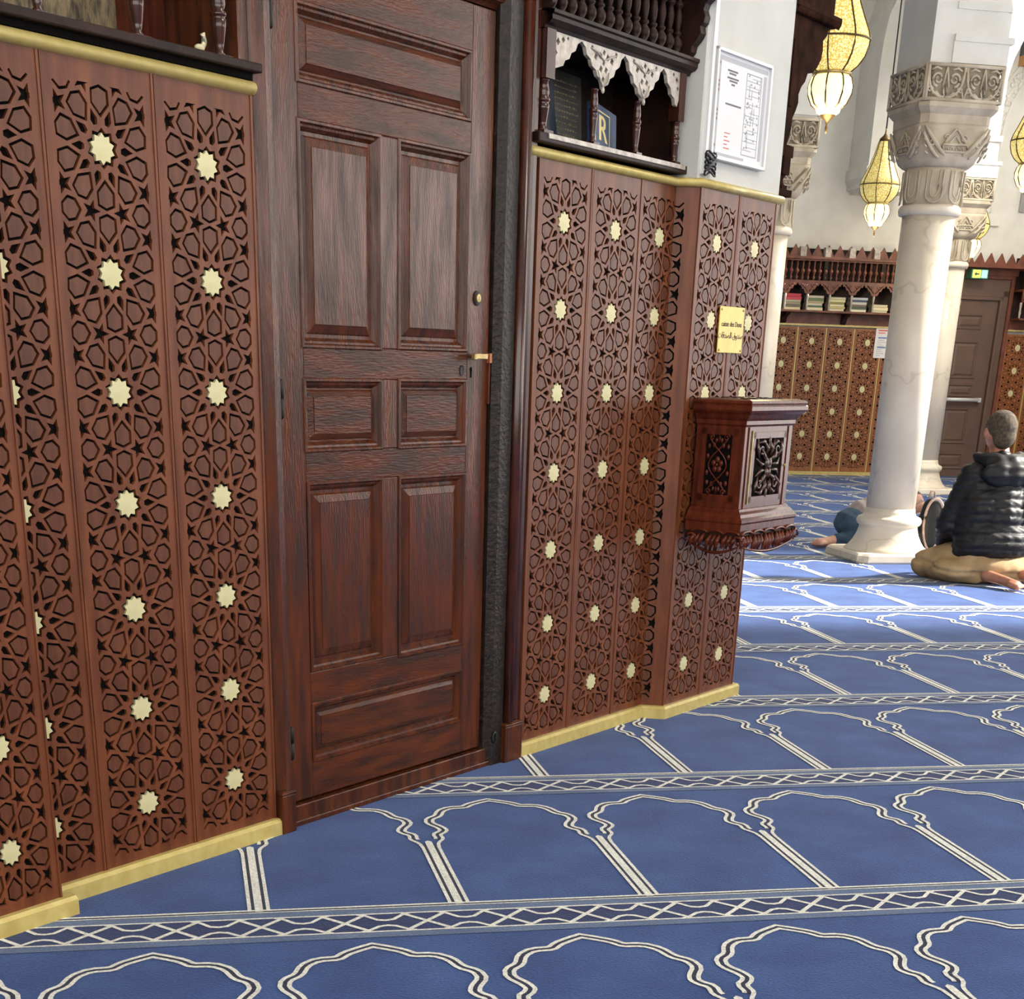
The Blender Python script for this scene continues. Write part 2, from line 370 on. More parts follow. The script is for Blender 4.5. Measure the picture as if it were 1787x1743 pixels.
CENT = starpoly(10, .163, .128, PI/2); GOLD = starpoly(10, .126, .095, PI/2)
GW = .0225
def sc(poly): return [(x*SX*S, y*S) for x, y in poly]
KITES = [rotp(KITE, PI/2+k*PI/5) for k in range(10)]
HEXL = [(x-.362, y) for x, y in HEX]; HEXR = [(-x+.362, y) for x, y in HEX]
CX = .465
def pattern(nst):
    """holes and inlay pieces of a panel with nst stars, unstretched units, star k at y=k"""
    holes = []; kites = []; hexes = []
    for k in range(nst):
        up = lambda p: [(x, y+k) for x, y in p]
        holes.append(up(CENT))
        for i in range(10):
            holes.append(up(KITES[i])); kites.append((i, k)); holes.append(up(rotp(DART, PI/2+PI/10+i*PI/5)))
        for sx in (-1, 1):
            for sy in (-1, 1):
                st = starpoly(5, .096, .039, math.atan2(-sy*.309, -sx*.4255)); st = [(x+sx*.4255, y+sy*.309) for x, y in st]
                st = clip(st, 0, sx*CX, sx); holes.append(up(st))
    for k in range(nst+1):                       # rows half way between stars (first and last cut short)
        y = k-.5
        for sx in (-1, 1):
            st = [(px+sx*.1625, py+y) for px, py in starpoly(5, .096, .039, 0 if sx < 0 else PI)]
            if k == 0: st = clip(st, 1, -.487, -1)
            if k == nst: st = clip(st, 1, nst-1+.487, 1)
            holes.append(st)
            hx = HEXL if sx < 0 else HEXR
            if 0 < k < nst: holes.append([(px, py+y) for px, py in hx]); hexes.append((0 if sx < 0 else 1, y))
            else:
                g = -1 if k == nst else 1; o = [(-.102, .042), (-.036, .105), (.048, .086), (.082, .030)]
                q = [(-.084, .030), (-.030, .080), (.036, .066), (.064, .020)]
                v = o+q[::-1]; holes.append([(-sx*px+sx*.362, g*py+y) for px, py in v])
    return holes, kites, hexes
def plate(bd, x0, x1, z0, z1, holes, y0, y1):
    """rectangle x0..x1, z0..z1 with polygonal holes, thickness y0 (front) to y1"""
    vs = [(x0, z0), (x1, z0), (x1, z1), (x0, z1)]; es = [(0, 1), (1, 2), (2, 3), (3, 0)]; faces = [[0, 1, 2, 3]]
    for h in holes:
        a = sum(h[i][0]*h[(i+1) % len(h)][1]-h[(i+1) % len(h)][0]*h[i][1] for i in range(len(h)))
        if a < 0: h = h[::-1]
        o = len(vs); vs += h; n = len(h); es += [(o+i, o+(i+1) % n) for i in range(n)]; faces.append(list(range(o, o+n)))
    r = geometry.delaunay_2d_cdt([Vector((x*100, z*100)) for x, z in vs], es, faces, 0, 1e-6)
    ov, of, orig = r[0], r[2], r[5]
    P2 = [(p.x/100, p.y/100) for p in ov]
    keep = [f for f, oo in zip(of, orig) if 0 in oo and not any(q > 0 for q in oo)]
    n = len(P2)
    front = []; cnt = {}
    for f in keep:
        a = P2[f[0]]; c = P2[f[1]]; e = P2[f[2]]
        ar = (c[0]-a[0])*(e[1]-a[1])-(c[1]-a[1])*(e[0]-a[0])
        f = list(f) if ar > 0 else list(f)[::-1]
        front.append(f)
        for i in range(len(f)):
            u, w = f[i], f[(i+1) % len(f)]; cnt[(u, w)] = 1
    sides = [(u, u+n, w+n, w) for (u, w) in cnt if (w, u) not in cnt]
    bd.add([(x, y0, z) for x, z in P2]+[(x, y1, z) for x, z in P2], front+sides)
PZ0, PZ1 = 0.040, 1.733
Z0 = 0.18096
INL_K = []; INL_H = []
for i in range(10):
    b = B(); b.xz(sc(inset(KITES[i], GW)), .0010, .008); INL_K.append(b.mesh('inlay', 'inlay'))
for hx in (HEXL, HEXR):
    b = B(); b.xz(sc(inset(hx, GW)), .0010, .008); INL_H.append(b.mesh('inlay', 'inlay'))
b = B(); b.xz(sc(GOLD), .0005, .008); GSTAR = b.mesh('gold_star', 'star')
def lattice_mesh(x0, x1, nst=7, h0=None, h1=None):
    holes, kites, hexes = pattern(nst); hh = []
    for h in holes:
        h = [(x*SX*S, y*S+Z0) for x, y in h]
        if h0 is not None: h = clip(h, 0, h0, -1)
        if h1 is not None and len(h) > 2: h = clip(h, 0, h1, 1)
        if len(h) > 2: hh.append(h)
    b = B(); plate(b, x0, x1, PZ0, PZ1, hh, 0, .008)
    return b.mesh('lattice', 'wood')
LAT = lattice_mesh(-PWID/2+.002, PWID/2-.002)
def backing_mesh(x0, x1):
    b = B(); b.box(x0, x1, .0075, .022, PZ0, PZ1); return b.mesh('backing', 'black')
BACK = backing_mesh(-PWID/2+.003, PWID/2-.003)
b = B()
for sg in (-1, 1): b.box(sg*(PWID/2-.0075), sg*(PWID/2-.0012), -.0022, .004, PZ0, PZ1)
BEAD = b.mesh('edge_bead', 'wood')
def lattice_panel(u, y, label, width=PWID, lat=None, back=None, clipx=None, rz=0, bead=True):
    t = thing('lattice_panel', label, 'wall panel', MW, (u, y, 0), rz, 'carved lattice panels of the near wall')
    k = width/PWID
    o = link('lattice', lat or LAT, t); o.scale.x = k
    o = link('backing', back or BACK, t); o.scale.x = k
    if bead: o = link('edge_bead', BEAD, t); o.scale.x = k
    _, kites, hexes = pattern(7)
    def ok(xc, hw):
        return clipx is None or (xc-hw >= clipx[0] and xc+hw <= clipx[1])
    def cut(me, dx, dz):
        """a piece that crosses the corner is cut at it"""
        xs = [v.co.x for v in me.vertices]
        if clipx is None or (min(xs) >= clipx[0] and max(xs) <= clipx[1]): return me
        if max(xs) <= clipx[0]+.003 or min(xs) >= clipx[1]-.003: return None
        n = len(me.vertices)//2; poly = [(me.vertices[i].co.x, me.vertices[i].co.z) for i in range(n)]
        poly = clip(clip(poly, 0, clipx[0], -1), 0, clipx[1], 1)
        if len(poly) < 3: return None
        key = (me.name, clipx)
        if key not in CUT:
            bb = B(); bb.xz(poly, .0010, .008); CUT[key] = bb.mesh(me.name.split('.')[0], me.materials[0])
        return CUT[key]
    for j in range(7):
        me = cut(GSTAR, 0, 0)
        if me: o = link('gold_star', me, t, None, (0, 0, Z0+S*j), label='pale gold ten pointed star'); o.scale.x = k
    for i, j in kites:
        me = cut(INL_K[i], 0, 0)
        if me: o = link('inlay', me, t, None, (0, 0, Z0+S*j)); o.scale.x = k
    for i, y2 in hexes:
        me = cut(INL_H[i], 0, 0)
        if me: o = link('inlay', me, t, None, (0, 0, Z0+S*y2)); o.scale.x = k
    return t
CUT = {}
lattice_panel(1.893, YP, 'carved lattice panel standing proud at the left edge of the photo', .248)
lattice_panel(2.0600, YW, 'carved lattice panel half hidden behind the proud panel at far left')
lattice_panel(2.3555, YW, 'carved lattice panel second to the left of the big wooden door')
lattice_panel(2.6510, YW, 'carved lattice panel directly left of the big wooden door')
lattice_panel(4.0960, YW, 'carved lattice panel directly right of the big wooden door', .290)
lattice_panel(4.3860, YW, 'middle carved lattice panel under the niche with books', .290)
RX0, RX1 = -PWID/2+.002, .088
lattice_panel(4.658, YW, 'carved lattice panel cut by the inner corner beside the donation box pier', .2820,
              lattice_mesh(RX0, RX1, 7, -.2, RX1-.0005), backing_mesh(RX0, RX1-.003), (-.2, RX1-.0005), bead=False)
# return of the pier: the pattern runs on round the corner
ang = math.atan2(YP-YW, 4.778-4.738); Lr = math.hypot(YP-YW, 4.778-4.738)
lattice_panel(4.7425-RX1*math.cos(ang), YW-RX1*math.sin(ang), 'narrow return panel of the pier carrying half of the lattice pattern', PWID,
              lattice_mesh(RX1+.0005, RX1+Lr-.001, 7, RX1+.0005, .2), backing_mesh(RX1+.012, RX1+Lr-.014), (RX1+.0005, .2), ang, bead=False)
lattice_panel(4.918, YP, 'carved lattice panel behind the donation box, nearer the corner', .279)
lattice_panel(5.197, YP, 'carved lattice panel behind the donation box at the pier end', .279)

# gold rails and skirtings
def rail(name, pts, r=.0135, z=1.741):
    b = B(); n = 10; rings = []
    for i, (u, y) in enumerate(pts):
        d0 = Vector(pts[i])-Vector(pts[max(i-1, 0)]); d1 = Vector(pts[min(i+1, len(pts)-1)])-Vector(pts[i])
        if d0.length == 0: d0 = d1
        if d1.length == 0: d1 = d0
        d0.normalize(); d1.normalize(); t = (d0+d1).normalized(); nn = Vector((t.y, -t.x))/max(.5, t.dot(d1))
        ring = [(u+nn.x*r*1.3*math.cos(a), y+nn.y*r*1.3*math.cos(a), z+r*math.sin(a)) for a in [-PI/2+PI*k/n for k in range(n+1)]]
        ring += [(u-nn.x*.02, y-nn.y*.02, z+r), (u-nn.x*.02, y-nn.y*.02, z-r)]
        rings.append(ring)
    b.smooth = True; b.loft(rings); return struct(name, b, 'gold', MW, 'half round gold rail capping the lattice panels')
rail('trim_1', [(-1.0, YW), (2.80, YW)])
rail('trim_2', [(3.905, YW), (4.738, YW), (4.778, YP), (5.362, YP)])
def skirt(name, pts, label, d=.020, h=.044):
    b = B(); rings = []
    for i, (u, y) in enumerate(pts):
        d0 = Vector(pts[i])-Vector(pts[max(i-1, 0)]); d1 = Vector(pts[min(i+1, len(pts)-1)])-Vector(pts[i])
        if d0.length == 0: d0 = d1
        if d1.length == 0: d1 = d0
        d0.normalize(); d1.normalize(); t = (d0+d1).normalized(); nn = Vector((t.y, -t.x))/max(.5, t.dot(d1))
        f = lambda o, z: (u+nn.x*o, y+nn.y*o, z)
        rings.append([f(d, 0), f(d, h-.008), f(d-.008, h), f(-.012, h+.002), f(-.012, 0)])
    b.loft(rings); return struct(name, b, 'gold', MW, label)
skirt('baseboard_left', [(1.2, YP), (2.046, YP)], 'gold skirting of the proud panel')
skirt('baseboard_door', [(1.9, YW), (2.832, YW)], 'gold skirting left of the door')
skirt('baseboard_right', [(3.935, YW), (4.738, YW), (4.778, YP), (5.362, YP)], 'gold skirting stepping round the pier')

# ---------------------------------------------------------------- the big door
def rrect(u0, u1, z0, z1, y): return [(u0, y, z0), (u1, y, z0), (u1, y, z1), (u0, y, z1)]
D0, D1 = 2.885, 3.760
door = thing('door_1', 'big dark varnished wooden door with eight raised panels', 'door', MW, (0, 0, 0), kind='structure')
PAN = [(2.972, 3.652, 1.781, 1.940), (2.972, 3.277, 1.215, 1.706), (3.349, 3.655, 1.219, 1.706), (2.974, 3.279, .970, 1.142), (3.350, 3.656, .969, 1.144),
       (2.978, 3.281, .411, .895), (3.352, 3.661, .400, .894), (2.977, 3.661, .162, .322)]
YD = 2.738
def board(name, x0, x1, z0, z1, m, y0=YD, y1=2.79):
    b = B(); b.box(x0, x1, y0, y1, z0, z1); return part(name, b, m, door, bev=.0025)
board('stile', D0, 2.975, .062, 2.046, 'door'); board('stile', 3.658, D1, .062, 2.046, 'door')
for z0, z1 in ((1.940, 2.046), (1.706, 1.781), (1.142, 1.217), (.895, .970), (.322, .408), (.062, .162)):
    board('rail', 2.974, 3.659, z0, z1, 'doorx')
for z0, z1 in ((1.217, 1.706), (.970, 1.142), (.408, .895)): board('mullion', 3.279, 3.350, z0, z1, 'door')
for (u0, u1, z0, z1) in PAN:
    b = B(); prof = [(-.003, YD-.001), (.0, YD-.004), (.005, YD-.004), (.009, YD+.003), (.014, YD+.004), (.022, YD+.016)]
    b.loft([rrect(u0+i, u1-i, z0+i, z1-i, y) for i, y in prof], False, False)
    pan = part('panel_moulding', b, 'door', door)
    b = B(); prof = [(.022, YD+.016), (.030, YD+.016), (.034, YD+.012), (.052, YD+.006), (.053, YD+.0035)]
    if z1-z0 < .2: prof = [(.022, YD+.016), (.026, YD+.016), (.030, YD+.012), (.040, YD+.006), (.041, YD+.0035)]
    b.loft([rrect(u0+i, u1-i, z0+i, z1-i, y) for i, y in prof], False, True)
    part('raised_panel', b, 'doorx' if (u1-u0) > (z1-z0) else 'door', door)
b = B(); b.box(D0+.01, D1-.01, 2.785, 2.826, .07, 2.04); part('door_back', b, 'black', door)
for u, z0, z1 in ((2.884, 1.875, 1.99), (2.884, 1.055, 1.135), (2.886, .19, .27)):
    b = B(); zm = (z0+z1)/2
    b.lathe([(.002, z0-.006), (.0052, z0-.003), (.0068, z0), (.0068, zm-.001), (.0055, zm), (.0068, zm+.001), (.0068, z1), (.0052, z1+.003), (.002, z1+.006)], u, YD-.006, 0, 10)
    part('hinge', b, 'iron', door)
# lever handle, cylinder lock, keyholes, floor bolt
b = B(); b.box(3.655, 3.716, YD-.032, YD-.022, 1.199, 1.2135); b.box(3.650, 3.664, YD-.034, YD-.020, 1.197, 1.2125)
b.tube([(3.706, YD-.028, 1.206), (3.706, YD+.004, 1.206)], .007, 10)
h = part('lever_handle', b, 'brass', door, bev=.002, label='worn brass lever handle')
b = B(); n = 20
b.loft([[(3.697+r*math.cos(2*PI*i/n), y, 1.356+r*math.sin(2*PI*i/n)*1.25) for i in range(n)] for r, y in ((.0155, YD), (.0155, YD-.003), (.012, YD-.004))])
lk = part('cylinder_lock', b, 'iron', door)
b = B(); b.loft([[(3.698+r*math.cos(2*PI*i/n), y, 1.356+r*math.sin(2*PI*i/n)*1.2) for i in range(n)] for r, y in ((.0095, YD-.003), (.0095, YD-.008), (.007, YD-.009))])
b.m = 1; b.box(3.6968, 3.6992, YD-.0095, YD-.008, 1.350, 1.361)
part('lock_cylinder', b, ['brass', 'iron'], lk)
b = B(); b.loft([[(3.632+r*math.cos(2*PI*i/n)*.8, y, 1.168+r*math.sin(2*PI*i/n)*1.3) for i in range(n)] for r, y in ((.011, YD), (.011, YD-.002), (.008, YD-.001))]); part('plugged_hole', b, 'iron', door)
b = B(); b.box(3.674, 3.680, YD-.0015, YD+.001, 1.150, 1.172); b.ball((3.677, YD-.001, 1.172), (.005, .0015, .006)); part('keyhole', b, 'black', door)
b = B(); b.box(3.752, 3.762, YD-.012, YD+.002, 1.190, 1.215); part('strike_plate', b, mat('copper strike', s(190, 120, 84), None, rough=0.4, metal=0.5), door)
b = B(); b.box(3.7535, 3.7600, YD-.008, YD+.001, 1.08, 1.19); part('strike_edge', b, 'red', door)
b = B(); b.loft([[(3.800+r*math.cos(2*PI*i/n), y, .090+r*math.sin(2*PI*i/n)*1.2) for i in range(n)] for r, y in ((.016, 2.712), (.016, 2.704), (.013, 2.702))]); b.box(3.797, 3.803, 2.699, 2.703, .078, .102)
part('floor_bolt', b, 'iron', door)
# frame: jambs, mouldings, colonnette, plinth blocks, header, threshold
fr = thing('door_2', 'dark moulded frame around the big wooden door', 'door frame', MW, (0, 0, 0), kind='structure')
def vert(name, plan, z0, z1, m):
    b = B(); b.xy(plan, z0, z1); return part(name, b, m, fr)
vert('jamb', [(2.800, 2.80), (2.800, 2.722), (2.806, 2.715), (2.840, 2.712), (2.846, 2.716), (2.872, 2.722), (2.880, 2.732), (2.880, 2.80)], .10, 2.2, 'door')
vert('jamb', [(2.880, 2.80), (2.880, 2.735), (2.8845, 2.74), (2.8845, 2.80)], .06, 2.05, 'black')
vert('jamb', [(3.764, 2.80), (3.764, 2.728), (3.772, 2.722), (3.780, 2.716), (3.786, 2.708), (3.842, 2.706), (3.846, 2.72), (3.846, 2.80)], .0, 2.2, 'wear')
b = B(); b.smooth = True; n = 14
b.loft([[(3.866+.019*math.cos(2*PI*i/n), 2.706+.019*math.sin(2*PI*i/n), z) for i in range(n)] for z in (.13, 1.0, 2.2)]); part('colonnette', b, 'postm', fr)
vert('jamb', [(3.884, 2.80), (3.884, 2.716), (3.890, 2.706), (3.898, 2.704), (3.904, 2.712), (3.914, 2.708), (3.930, 2.708), (3.936, 2.716), (3.936, 2.80)], .13, 2.2, 'postm')
vert('jamb', [(3.936, 2.80), (3.936, 2.722), (3.949, 2.722), (3.949, 2.80)], .04, 1.74, 'wood')
for u0, u1, zt in ((2.800, 2.852, .118), (3.838, 3.934, .128)):
    b = B(); b.box(u0, u1, 2.690, 2.80, 0, zt-.012); b.loft([[(u0-e, 2.690-e, z), (u1+e, 2.690-e, z), (u1+e, 2.80, z), (u0-e, 2.80, z)] for e, z in ((.001, zt-.012), (.003, zt-.006), (-.004, zt))])
    part('plinth_block', b, 'door', fr, bev=.002)
b = B(); b.loft([[(D0-.02, y, z), (D1+.02, y, z)] for y, z in ((2.80, 2.05), (2.742, 2.05), (2.735, 2.058), (2.722, 2.066), (2.715, 2.08), (2.715, 2.20), (2.80, 2.20))], False, False, False)
b.f = [f[::-1] for f in b.f]; b.box(2.8, 3.936, 2.725, 2.80, 2.085, 2.20); part('header', b, 'door', fr)
b = B(); b.xy([(2.852, 2.722), (3.838, 2.722), (3.838, 2.80), (2.852, 2.80)], 0, .056); b.xy([(2.852, 2.712), (3.838, 2.712), (3.838, 2.723), (2.852, 2.723)], 0, .016)
part('threshold', b, 'door', fr, bev=.003)

# ---------------------------------------------------------------- niche left of the door
BAL = [(.001, 0), (.0125, .0), (.0125, .004), (.009, .008), (.0115, .022), (.0165, .052), (.0185, .066), (.0145, .070), (.0190, .074), (.0190, .080), (.0140, .084),
       (.0175, .094), (.0165, .115), (.0125, .150), (.0110, .165), (.0150, .170), (.0150, .178), (.0100, .184), (.0150, .200), (.0150, .215), (.001, .215)]
sh = thing('shelf_niche', 'dark shelf niche with turned balusters above the left gold rail', 'shelf', MW, (0, 0, 0))
b = B(); b.box(-1, 2.812, 2.690, 3.015, 1.7700, 1.7880); part('sill', b, 'dark', sh, bev=.003)
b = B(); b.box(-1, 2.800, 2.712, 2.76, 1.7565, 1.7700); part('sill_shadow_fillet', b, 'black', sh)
b = B(); b.box(-1, 2.66, 2.985, 3.015, 1.788, 2.70); part('niche_back', b, mat('tarnished bronze paint', s(140, 122, 88), s(60, 48, 36), rough=0.3, scale=9, stretch=(9, 3, 3), bump=0.6, bscale=60, lo=0.38, hi=0.66), sh)
b = B(); b.box(2.655, 2.70, 2.93, 3.0, 1.788, 2.70); b.box(2.70, 2.790, 2.95, 3.0, 1.788, 2.70); part('end_board', b, 'red', sh)
b = B(); b.box(2.768, 2.799, 2.722, 3.0, 1.788, 2.70); part('end_post', b, 'door', sh)
for u in (1.99, 2.243, 2.498, 2.735):
    b = B(); b.box(u-.020, u+.020, 2.725, 2.765, 1.788, 1.796); b.lathe(BAL, u, 2.745, 1.796, 14); part('baluster', b, 'postm', sh)
b = B(); b.box(-1, 2.79, 2.72, 2.77, 2.008, 2.06); part('arcade_beam', b, 'dark', sh)
b = B(); b.lathe([(.001, 0), (.010, 0), (.012, .003), (.006, .006)], 0, 0, 0, 10)
b.ball((0, 0, .012), (.014, .008, .007)); b.tube([(.008, 0, .014), (.013, 0, .022), (.013, 0, .034), (.010, 0, .040)], [.006, .005, .0045, .006], 8)
b.m = 1; b.ball((.018, .004, .026), (.006, .006, .012))
single('figurine', b, [mat('cream glaze', s(206, 196, 160), None, rough=.4), mat('green glaze', s(120, 140, 124), None, rough=.4)], 'tiny cream and green figurine on the dark sill by the last baluster', 'figurine', MW, (2.664, 2.735, 1.788))

# ---------------------------------------------------------------- niche bookcase right of the door
bc = thing('wall_bookcase', 'dark carved bookcase niche with pierced valance above the right gold rail', 'bookcase', MW, (0, 0, 0))
b = B(); b.box(3.905, 4.752, 2.684, 2.978, 1.7620, 1.7860); part('bottom_board', b, 'dark', bc, bev=.003)
b = B(); b.box(3.950, 4.735, 2.681, 2.6845, 1.7730, 1.7850); part('board_glare_strip', b, 'glare_toned', bc, label='pale strip standing in for window glare on the bottom board edge')  # strip for window glare on the dark board edge, painted pale
b = B(); b.box(3.945, 4.755, 2.962, 2.978, 1.786, 2.70); part('back_board', b, mat('smoky back board', s(60, 48, 38), s(26, 20, 17), rough=0.4, scale=10, bump=0.4, lo=.4, hi=.65), bc)
b = B(); b.box(3.938, 3.956, 2.72, 2.978, 1.786, 2.70); part('side_board', b, 'red', bc)
b = B(); b.box(4.722, 4.745, 2.72, 2.978, 1.786, 2.70); part('side_board', b, 'dark', bc)
def tpost(u, y, z0, z1, r, sq, m='postm', zsq=None):
    b = B(); h = (zsq or z1)-z0
    pr = [(.001, 0), (.75, 0), (.75, .03), (.55, .06), (.62, .16), (.86, .42), (.95, .50), (.72, .53), (1.0, .57), (1.0, .62), (.72, .66), (.86, .72), (.80, .80), (.62, .94), (.80, .97), (.80, 1.0), (.001, 1.0)]
    b.box(u-r*1.1, u+r*1.1, y-r*1.1, y+r*1.1, z0, z0+.008)
    b.lathe([(a*r, .008+(h-.008)*t) for a, t in pr], u, y, z0, 14)
    if zsq: b.box(u-sq, u+sq, y-sq, y+sq, zsq, z1)
    return part('turned_post', b, m, bc)
tpost(3.957, 2.712, 1.786, 2.035, .021, .022, 'postm', 1.918); tpost(4.708, 2.712, 1.786, 2.035, .015, .018, 'postm', 1.905)
tpost(4.222, 2.712, 1.786, 1.930, .0145, .0); tpost(4.468, 2.712, 1.786, 1.930, .0145, .0)
# pierced scalloped valance
def arch_edge(x0, x1, zlow, zap, n=4):
    """lobed pointed arch from pendant to pendant"""
    xm = (x0+x1)/2; L = []; zap = 2.031
    for k in range(17):
        t = k/16; L.append((x0+(xm-x0)*t-.006*math.sin(4*PI*t)**2, zlow+(zap-zlow)*(.82*t+.18*t**3)+.004*math.sin(4*PI*t)**2))
    return L+[(2*xm-x, z) for x, z in reversed(L[:-1])]
pts = [(3.978, 2.036), (3.978, 1.930)]+[p for p in arch_edge(3.990, 4.238, 1.925, 2.022)][1:]
pts = [(3.976, 2.036), (3.976, 1.948), (3.992, 1.948)]+arch_edge(4.000, 4.242, 1.940, 2.022)[4:]+arch_edge(4.242, 4.476, 1.923, 2.020)[1:]+arch_edge(4.476, 4.700, 1.923, 2.018)[1:-3]+[(4.690, 1.96), (4.690, 2.036)]
hl = []
for cx in (4.242, 4.476):
    for dx, dz, r in ((0, .030, .009), (-.014, .054, .010), (.014, .054, .010), (0, .070, .008), (-.044, .080, .010), (.044, .080, .010), (-.020, .086, .010), (.020, .086, .010), (0, .096, .009), (-.066, .099, .008), (.066, .099, .008)):
        hl.append([(cx+dx+r*math.cos(t)*(.6 if k % 2 else 1), 1.925+dz+r*math.sin(t)*(.7 if k % 2 else 1)) for k, t in enumerate([i*PI/4+.3 for i in range(8)])])
for dx, dz, r in ((3.992, 1.985, .008), (4.000, 2.012, .010), (4.026, 2.020, .009), (4.050, 2.026, .006), (4.672, 2.012, .009), (4.680, 1.990, .007), (4.650, 2.024, .007)):
    hl.append([(dx+r*math.cos(t)*(.6 if k % 2 else 1), dz+r*math.sin(t)*(.7 if k % 2 else 1)) for k, t in enumerate([i*PI/4 for i in range(8)])])
def poly_plate(bd, outer, holes, y0, y1):
    a = sum(outer[i][0]*outer[(i+1) % len(outer)][1]-outer[(i+1) % len(outer)][0]*outer[i][1] for i in range(len(outer)))
    if a < 0: outer = outer[::-1]
    xs = [p[0] for p in outer]; zs = [p[1] for p in outer]
    vs = list(outer); n0 = len(vs); es = [(i, (i+1) % n0) for i in range(n0)]; fs = [list(range(n0))]
    for h in holes:
        o = len(vs); n = len(h); vs += h; es += [(o+i, o+(i+1) % n) for i in range(n)]; fs.append(list(range(o, o+n)))
    r = geometry.delaunay_2d_cdt([Vector((x*100, z*100)) for x, z in vs], es, fs, 0, 1e-6)
    P2 = [(p.x/100, p.y/100) for p in r[0]]; n = len(P2); cnt = {}; front = []
    for f, oo in zip(r[2], r[5]):
        if 0 not in oo or any(q > 0 for q in oo): continue
        a, c, e = (P2[f[i]] for i in range(3)); ar = (c[0]-a[0])*(e[1]-a[1])-(c[1]-a[1])*(e[0]-a[0])
        f = list(f) if ar > 0 else list(f)[::-1]; front.append(f)
        for i in range(len(f)): cnt[(f[i], f[(i+1) % len(f)])] = 1
    sides = [(u, u+n, w+n, w) for (u, w) in cnt if (w, u) not in cnt]
    bd.add([(x, y0, z) for x, z in P2]+[(x, y1, z) for x, z in P2], front+sides+[tuple(i+n for i in f[::-1]) for f in front])
b = B(); poly_plate(b, pts, hl, 2.698, 2.710)
val = part('valance', b, 'glare_toned', bc, label='pierced valance with three lobed arches, window glare painted pale')  # window glare on dark wood, put into the pale colour
for cx in (4.242, 4.476):                              # raised leaf ribs on the pendants
    b = B()
    for sg in (-1, 1):
        for k in (0, 3):
            b.tube([(cx, 2.697, 1.935+k*.022), (cx+sg*.020*(1+k*.35), 2.693, 1.950+k*.022), (cx+sg*.030*(1+k*.45), 2.697, 1.975+k*.016)], [.0015, .0028, .0015], 6)
    b.ball((cx, 2.697, 1.928), (.007, .005, .009)); part('leaf_carving', b, 'glare_toned', val)
b = B(); b.loft([[(3.93, y, z), (4.752, y, z)] for y, z in ((2.72, 2.034), (2.698, 2.034), (2.694, 2.042), (2.680, 2.046), (2.672, 2.054), (2.672, 2.064), (2.666, 2.068), (2.666, 2.076), (2.72, 2.076))], False, False, False)
b.f = [f[::-1] for f in b.f]; b.box(3.93, 4.752, 2.70, 2.978, 2.036, 2.074); part('cornice', b, 'dark', bc)
SPN = [(r*1.45, z) for r, z in [(.001, 0), (.010, 0), (.010, .006), (.005, .012), (.0115, .026), (.0125, .034), (.0115, .042), (.005, .054), (.009, .058), (.009, .064), (.005, .068), (.0075, .085), (.0085, .100), (.0075, .114), (.005, .126), (.010, .132), (.010, .140), (.005, .146), (.012, .162), (.005, .180), (.010, .186), (.001, .186)]]
b = B(); b.lathe(SPN, 0, 0, 0, 10); SPM = b.mesh('spindle', 'dark')
for i in range(15): link('spindle', SPM, bc, None, (3.985+i*.0500, 2.715, 2.076))
b = B(); b.box(3.93, 4.752, 2.69, 2.74, 2.262, 2.30); part('gallery_rail', b, 'dark', bc)
b = B(); b.box(3.93, 4.755, 2.50, 2.978, 2.40, 2.46); part('top_board', b, 'dark', bc)
SCR = [(2.72, 2.078), (2.690, 2.080), (2.678, 2.092), (2.676, 2.108), (2.660, 2.122), (2.648, 2.140), (2.652, 2.158), (2.640, 2.166), (2.636, 2.182), (2.644, 2.200), (2.638, 2.216), (2.622, 2.228), (2.596, 2.240), (2.570, 2.246), (2.556, 2.258), (2.548, 2.285), (2.52, 2.32), (2.51, 2.40), (2.72, 2.40)]
for u0, u1 in ((4.712, 4.748), (3.935, 3.955)):
    b = B(); b.yz(SCR, u0, u1); part('scroll_bracket', b, 'dark', bc, bev=.002)

# books in the niche
def book(name, label, w, h, t, cover, page, loc, rot, extra=None, group='books in the near niche'):
    bt = thing(name, label, 'book', MW, loc, 0, group)
    bt.matrix_world = bt.matrix_world @ Matrix.Rotation(rot[2], 4, 'Z') @ Matrix.Rotation(rot[0], 4, 'X') @ Matrix.Rotation(rot[1], 4, 'Y')
    b = B(); b.box(0, w, 0, .003, 0, h); b.box(0, w, t-.003, t, 0, h); b.box(0, .003, 0, t, 0, h); part('cover', b, cover, bt, bev=.001)
    b = B(); b.box(.003, w-.004, .003, t-.003, .003, h-.003); part('pages', b, page, bt)
    return bt
def textmesh(txt, size, depth=.0004):
    cu = bpy.data.curves.new('lettering', 'FONT'); cu.body = txt; cu.size = size; cu.extrude = depth; cu.align_x = 'CENTER'; cu.align_y = 'CENTER'
    o = bpy.data.objects.new('lettering', cu); COL.objects.link(o)
    dg = bpy.context.evaluated_depsgraph_get(); me = bpy.data.meshes.new_from_object(o.evaluated_get(dg)); bpy.data.objects.remove(o); bpy.data.curves.remove(cu)
    me.name = 'lettering'; me.transform(Matrix.Rotation(PI/2, 4, 'X')); return me
MT['cblue'] = mat('navy cloth cover', s(44, 62, 92), s(36, 52, 80), rough=.55, scale=60)
MT['cdark'] = mat('black green leather cover', s(44, 42, 34), s(30, 28, 24), rough=.45, scale=30)
MT['cgold'] = mat('gilt print', s(206, 188, 128), None, rough=.45, metal=.2)
MT['page'] = mat('book pages', s(206, 198, 176), None, rough=.8)
b1 = book('book', 'navy book with a big gilt letter R leaning in the niche', .150, .128, .022, 'cblue', 'page', (4.272, 2.742, 1.789), (math.radians(-8), math.radians(9), math.radians(4)))
me = textmesh('R', .100); me.transform(Matrix.Diagonal((.95, 1, 1, 1))); me.materials.append(MT['cgold'])
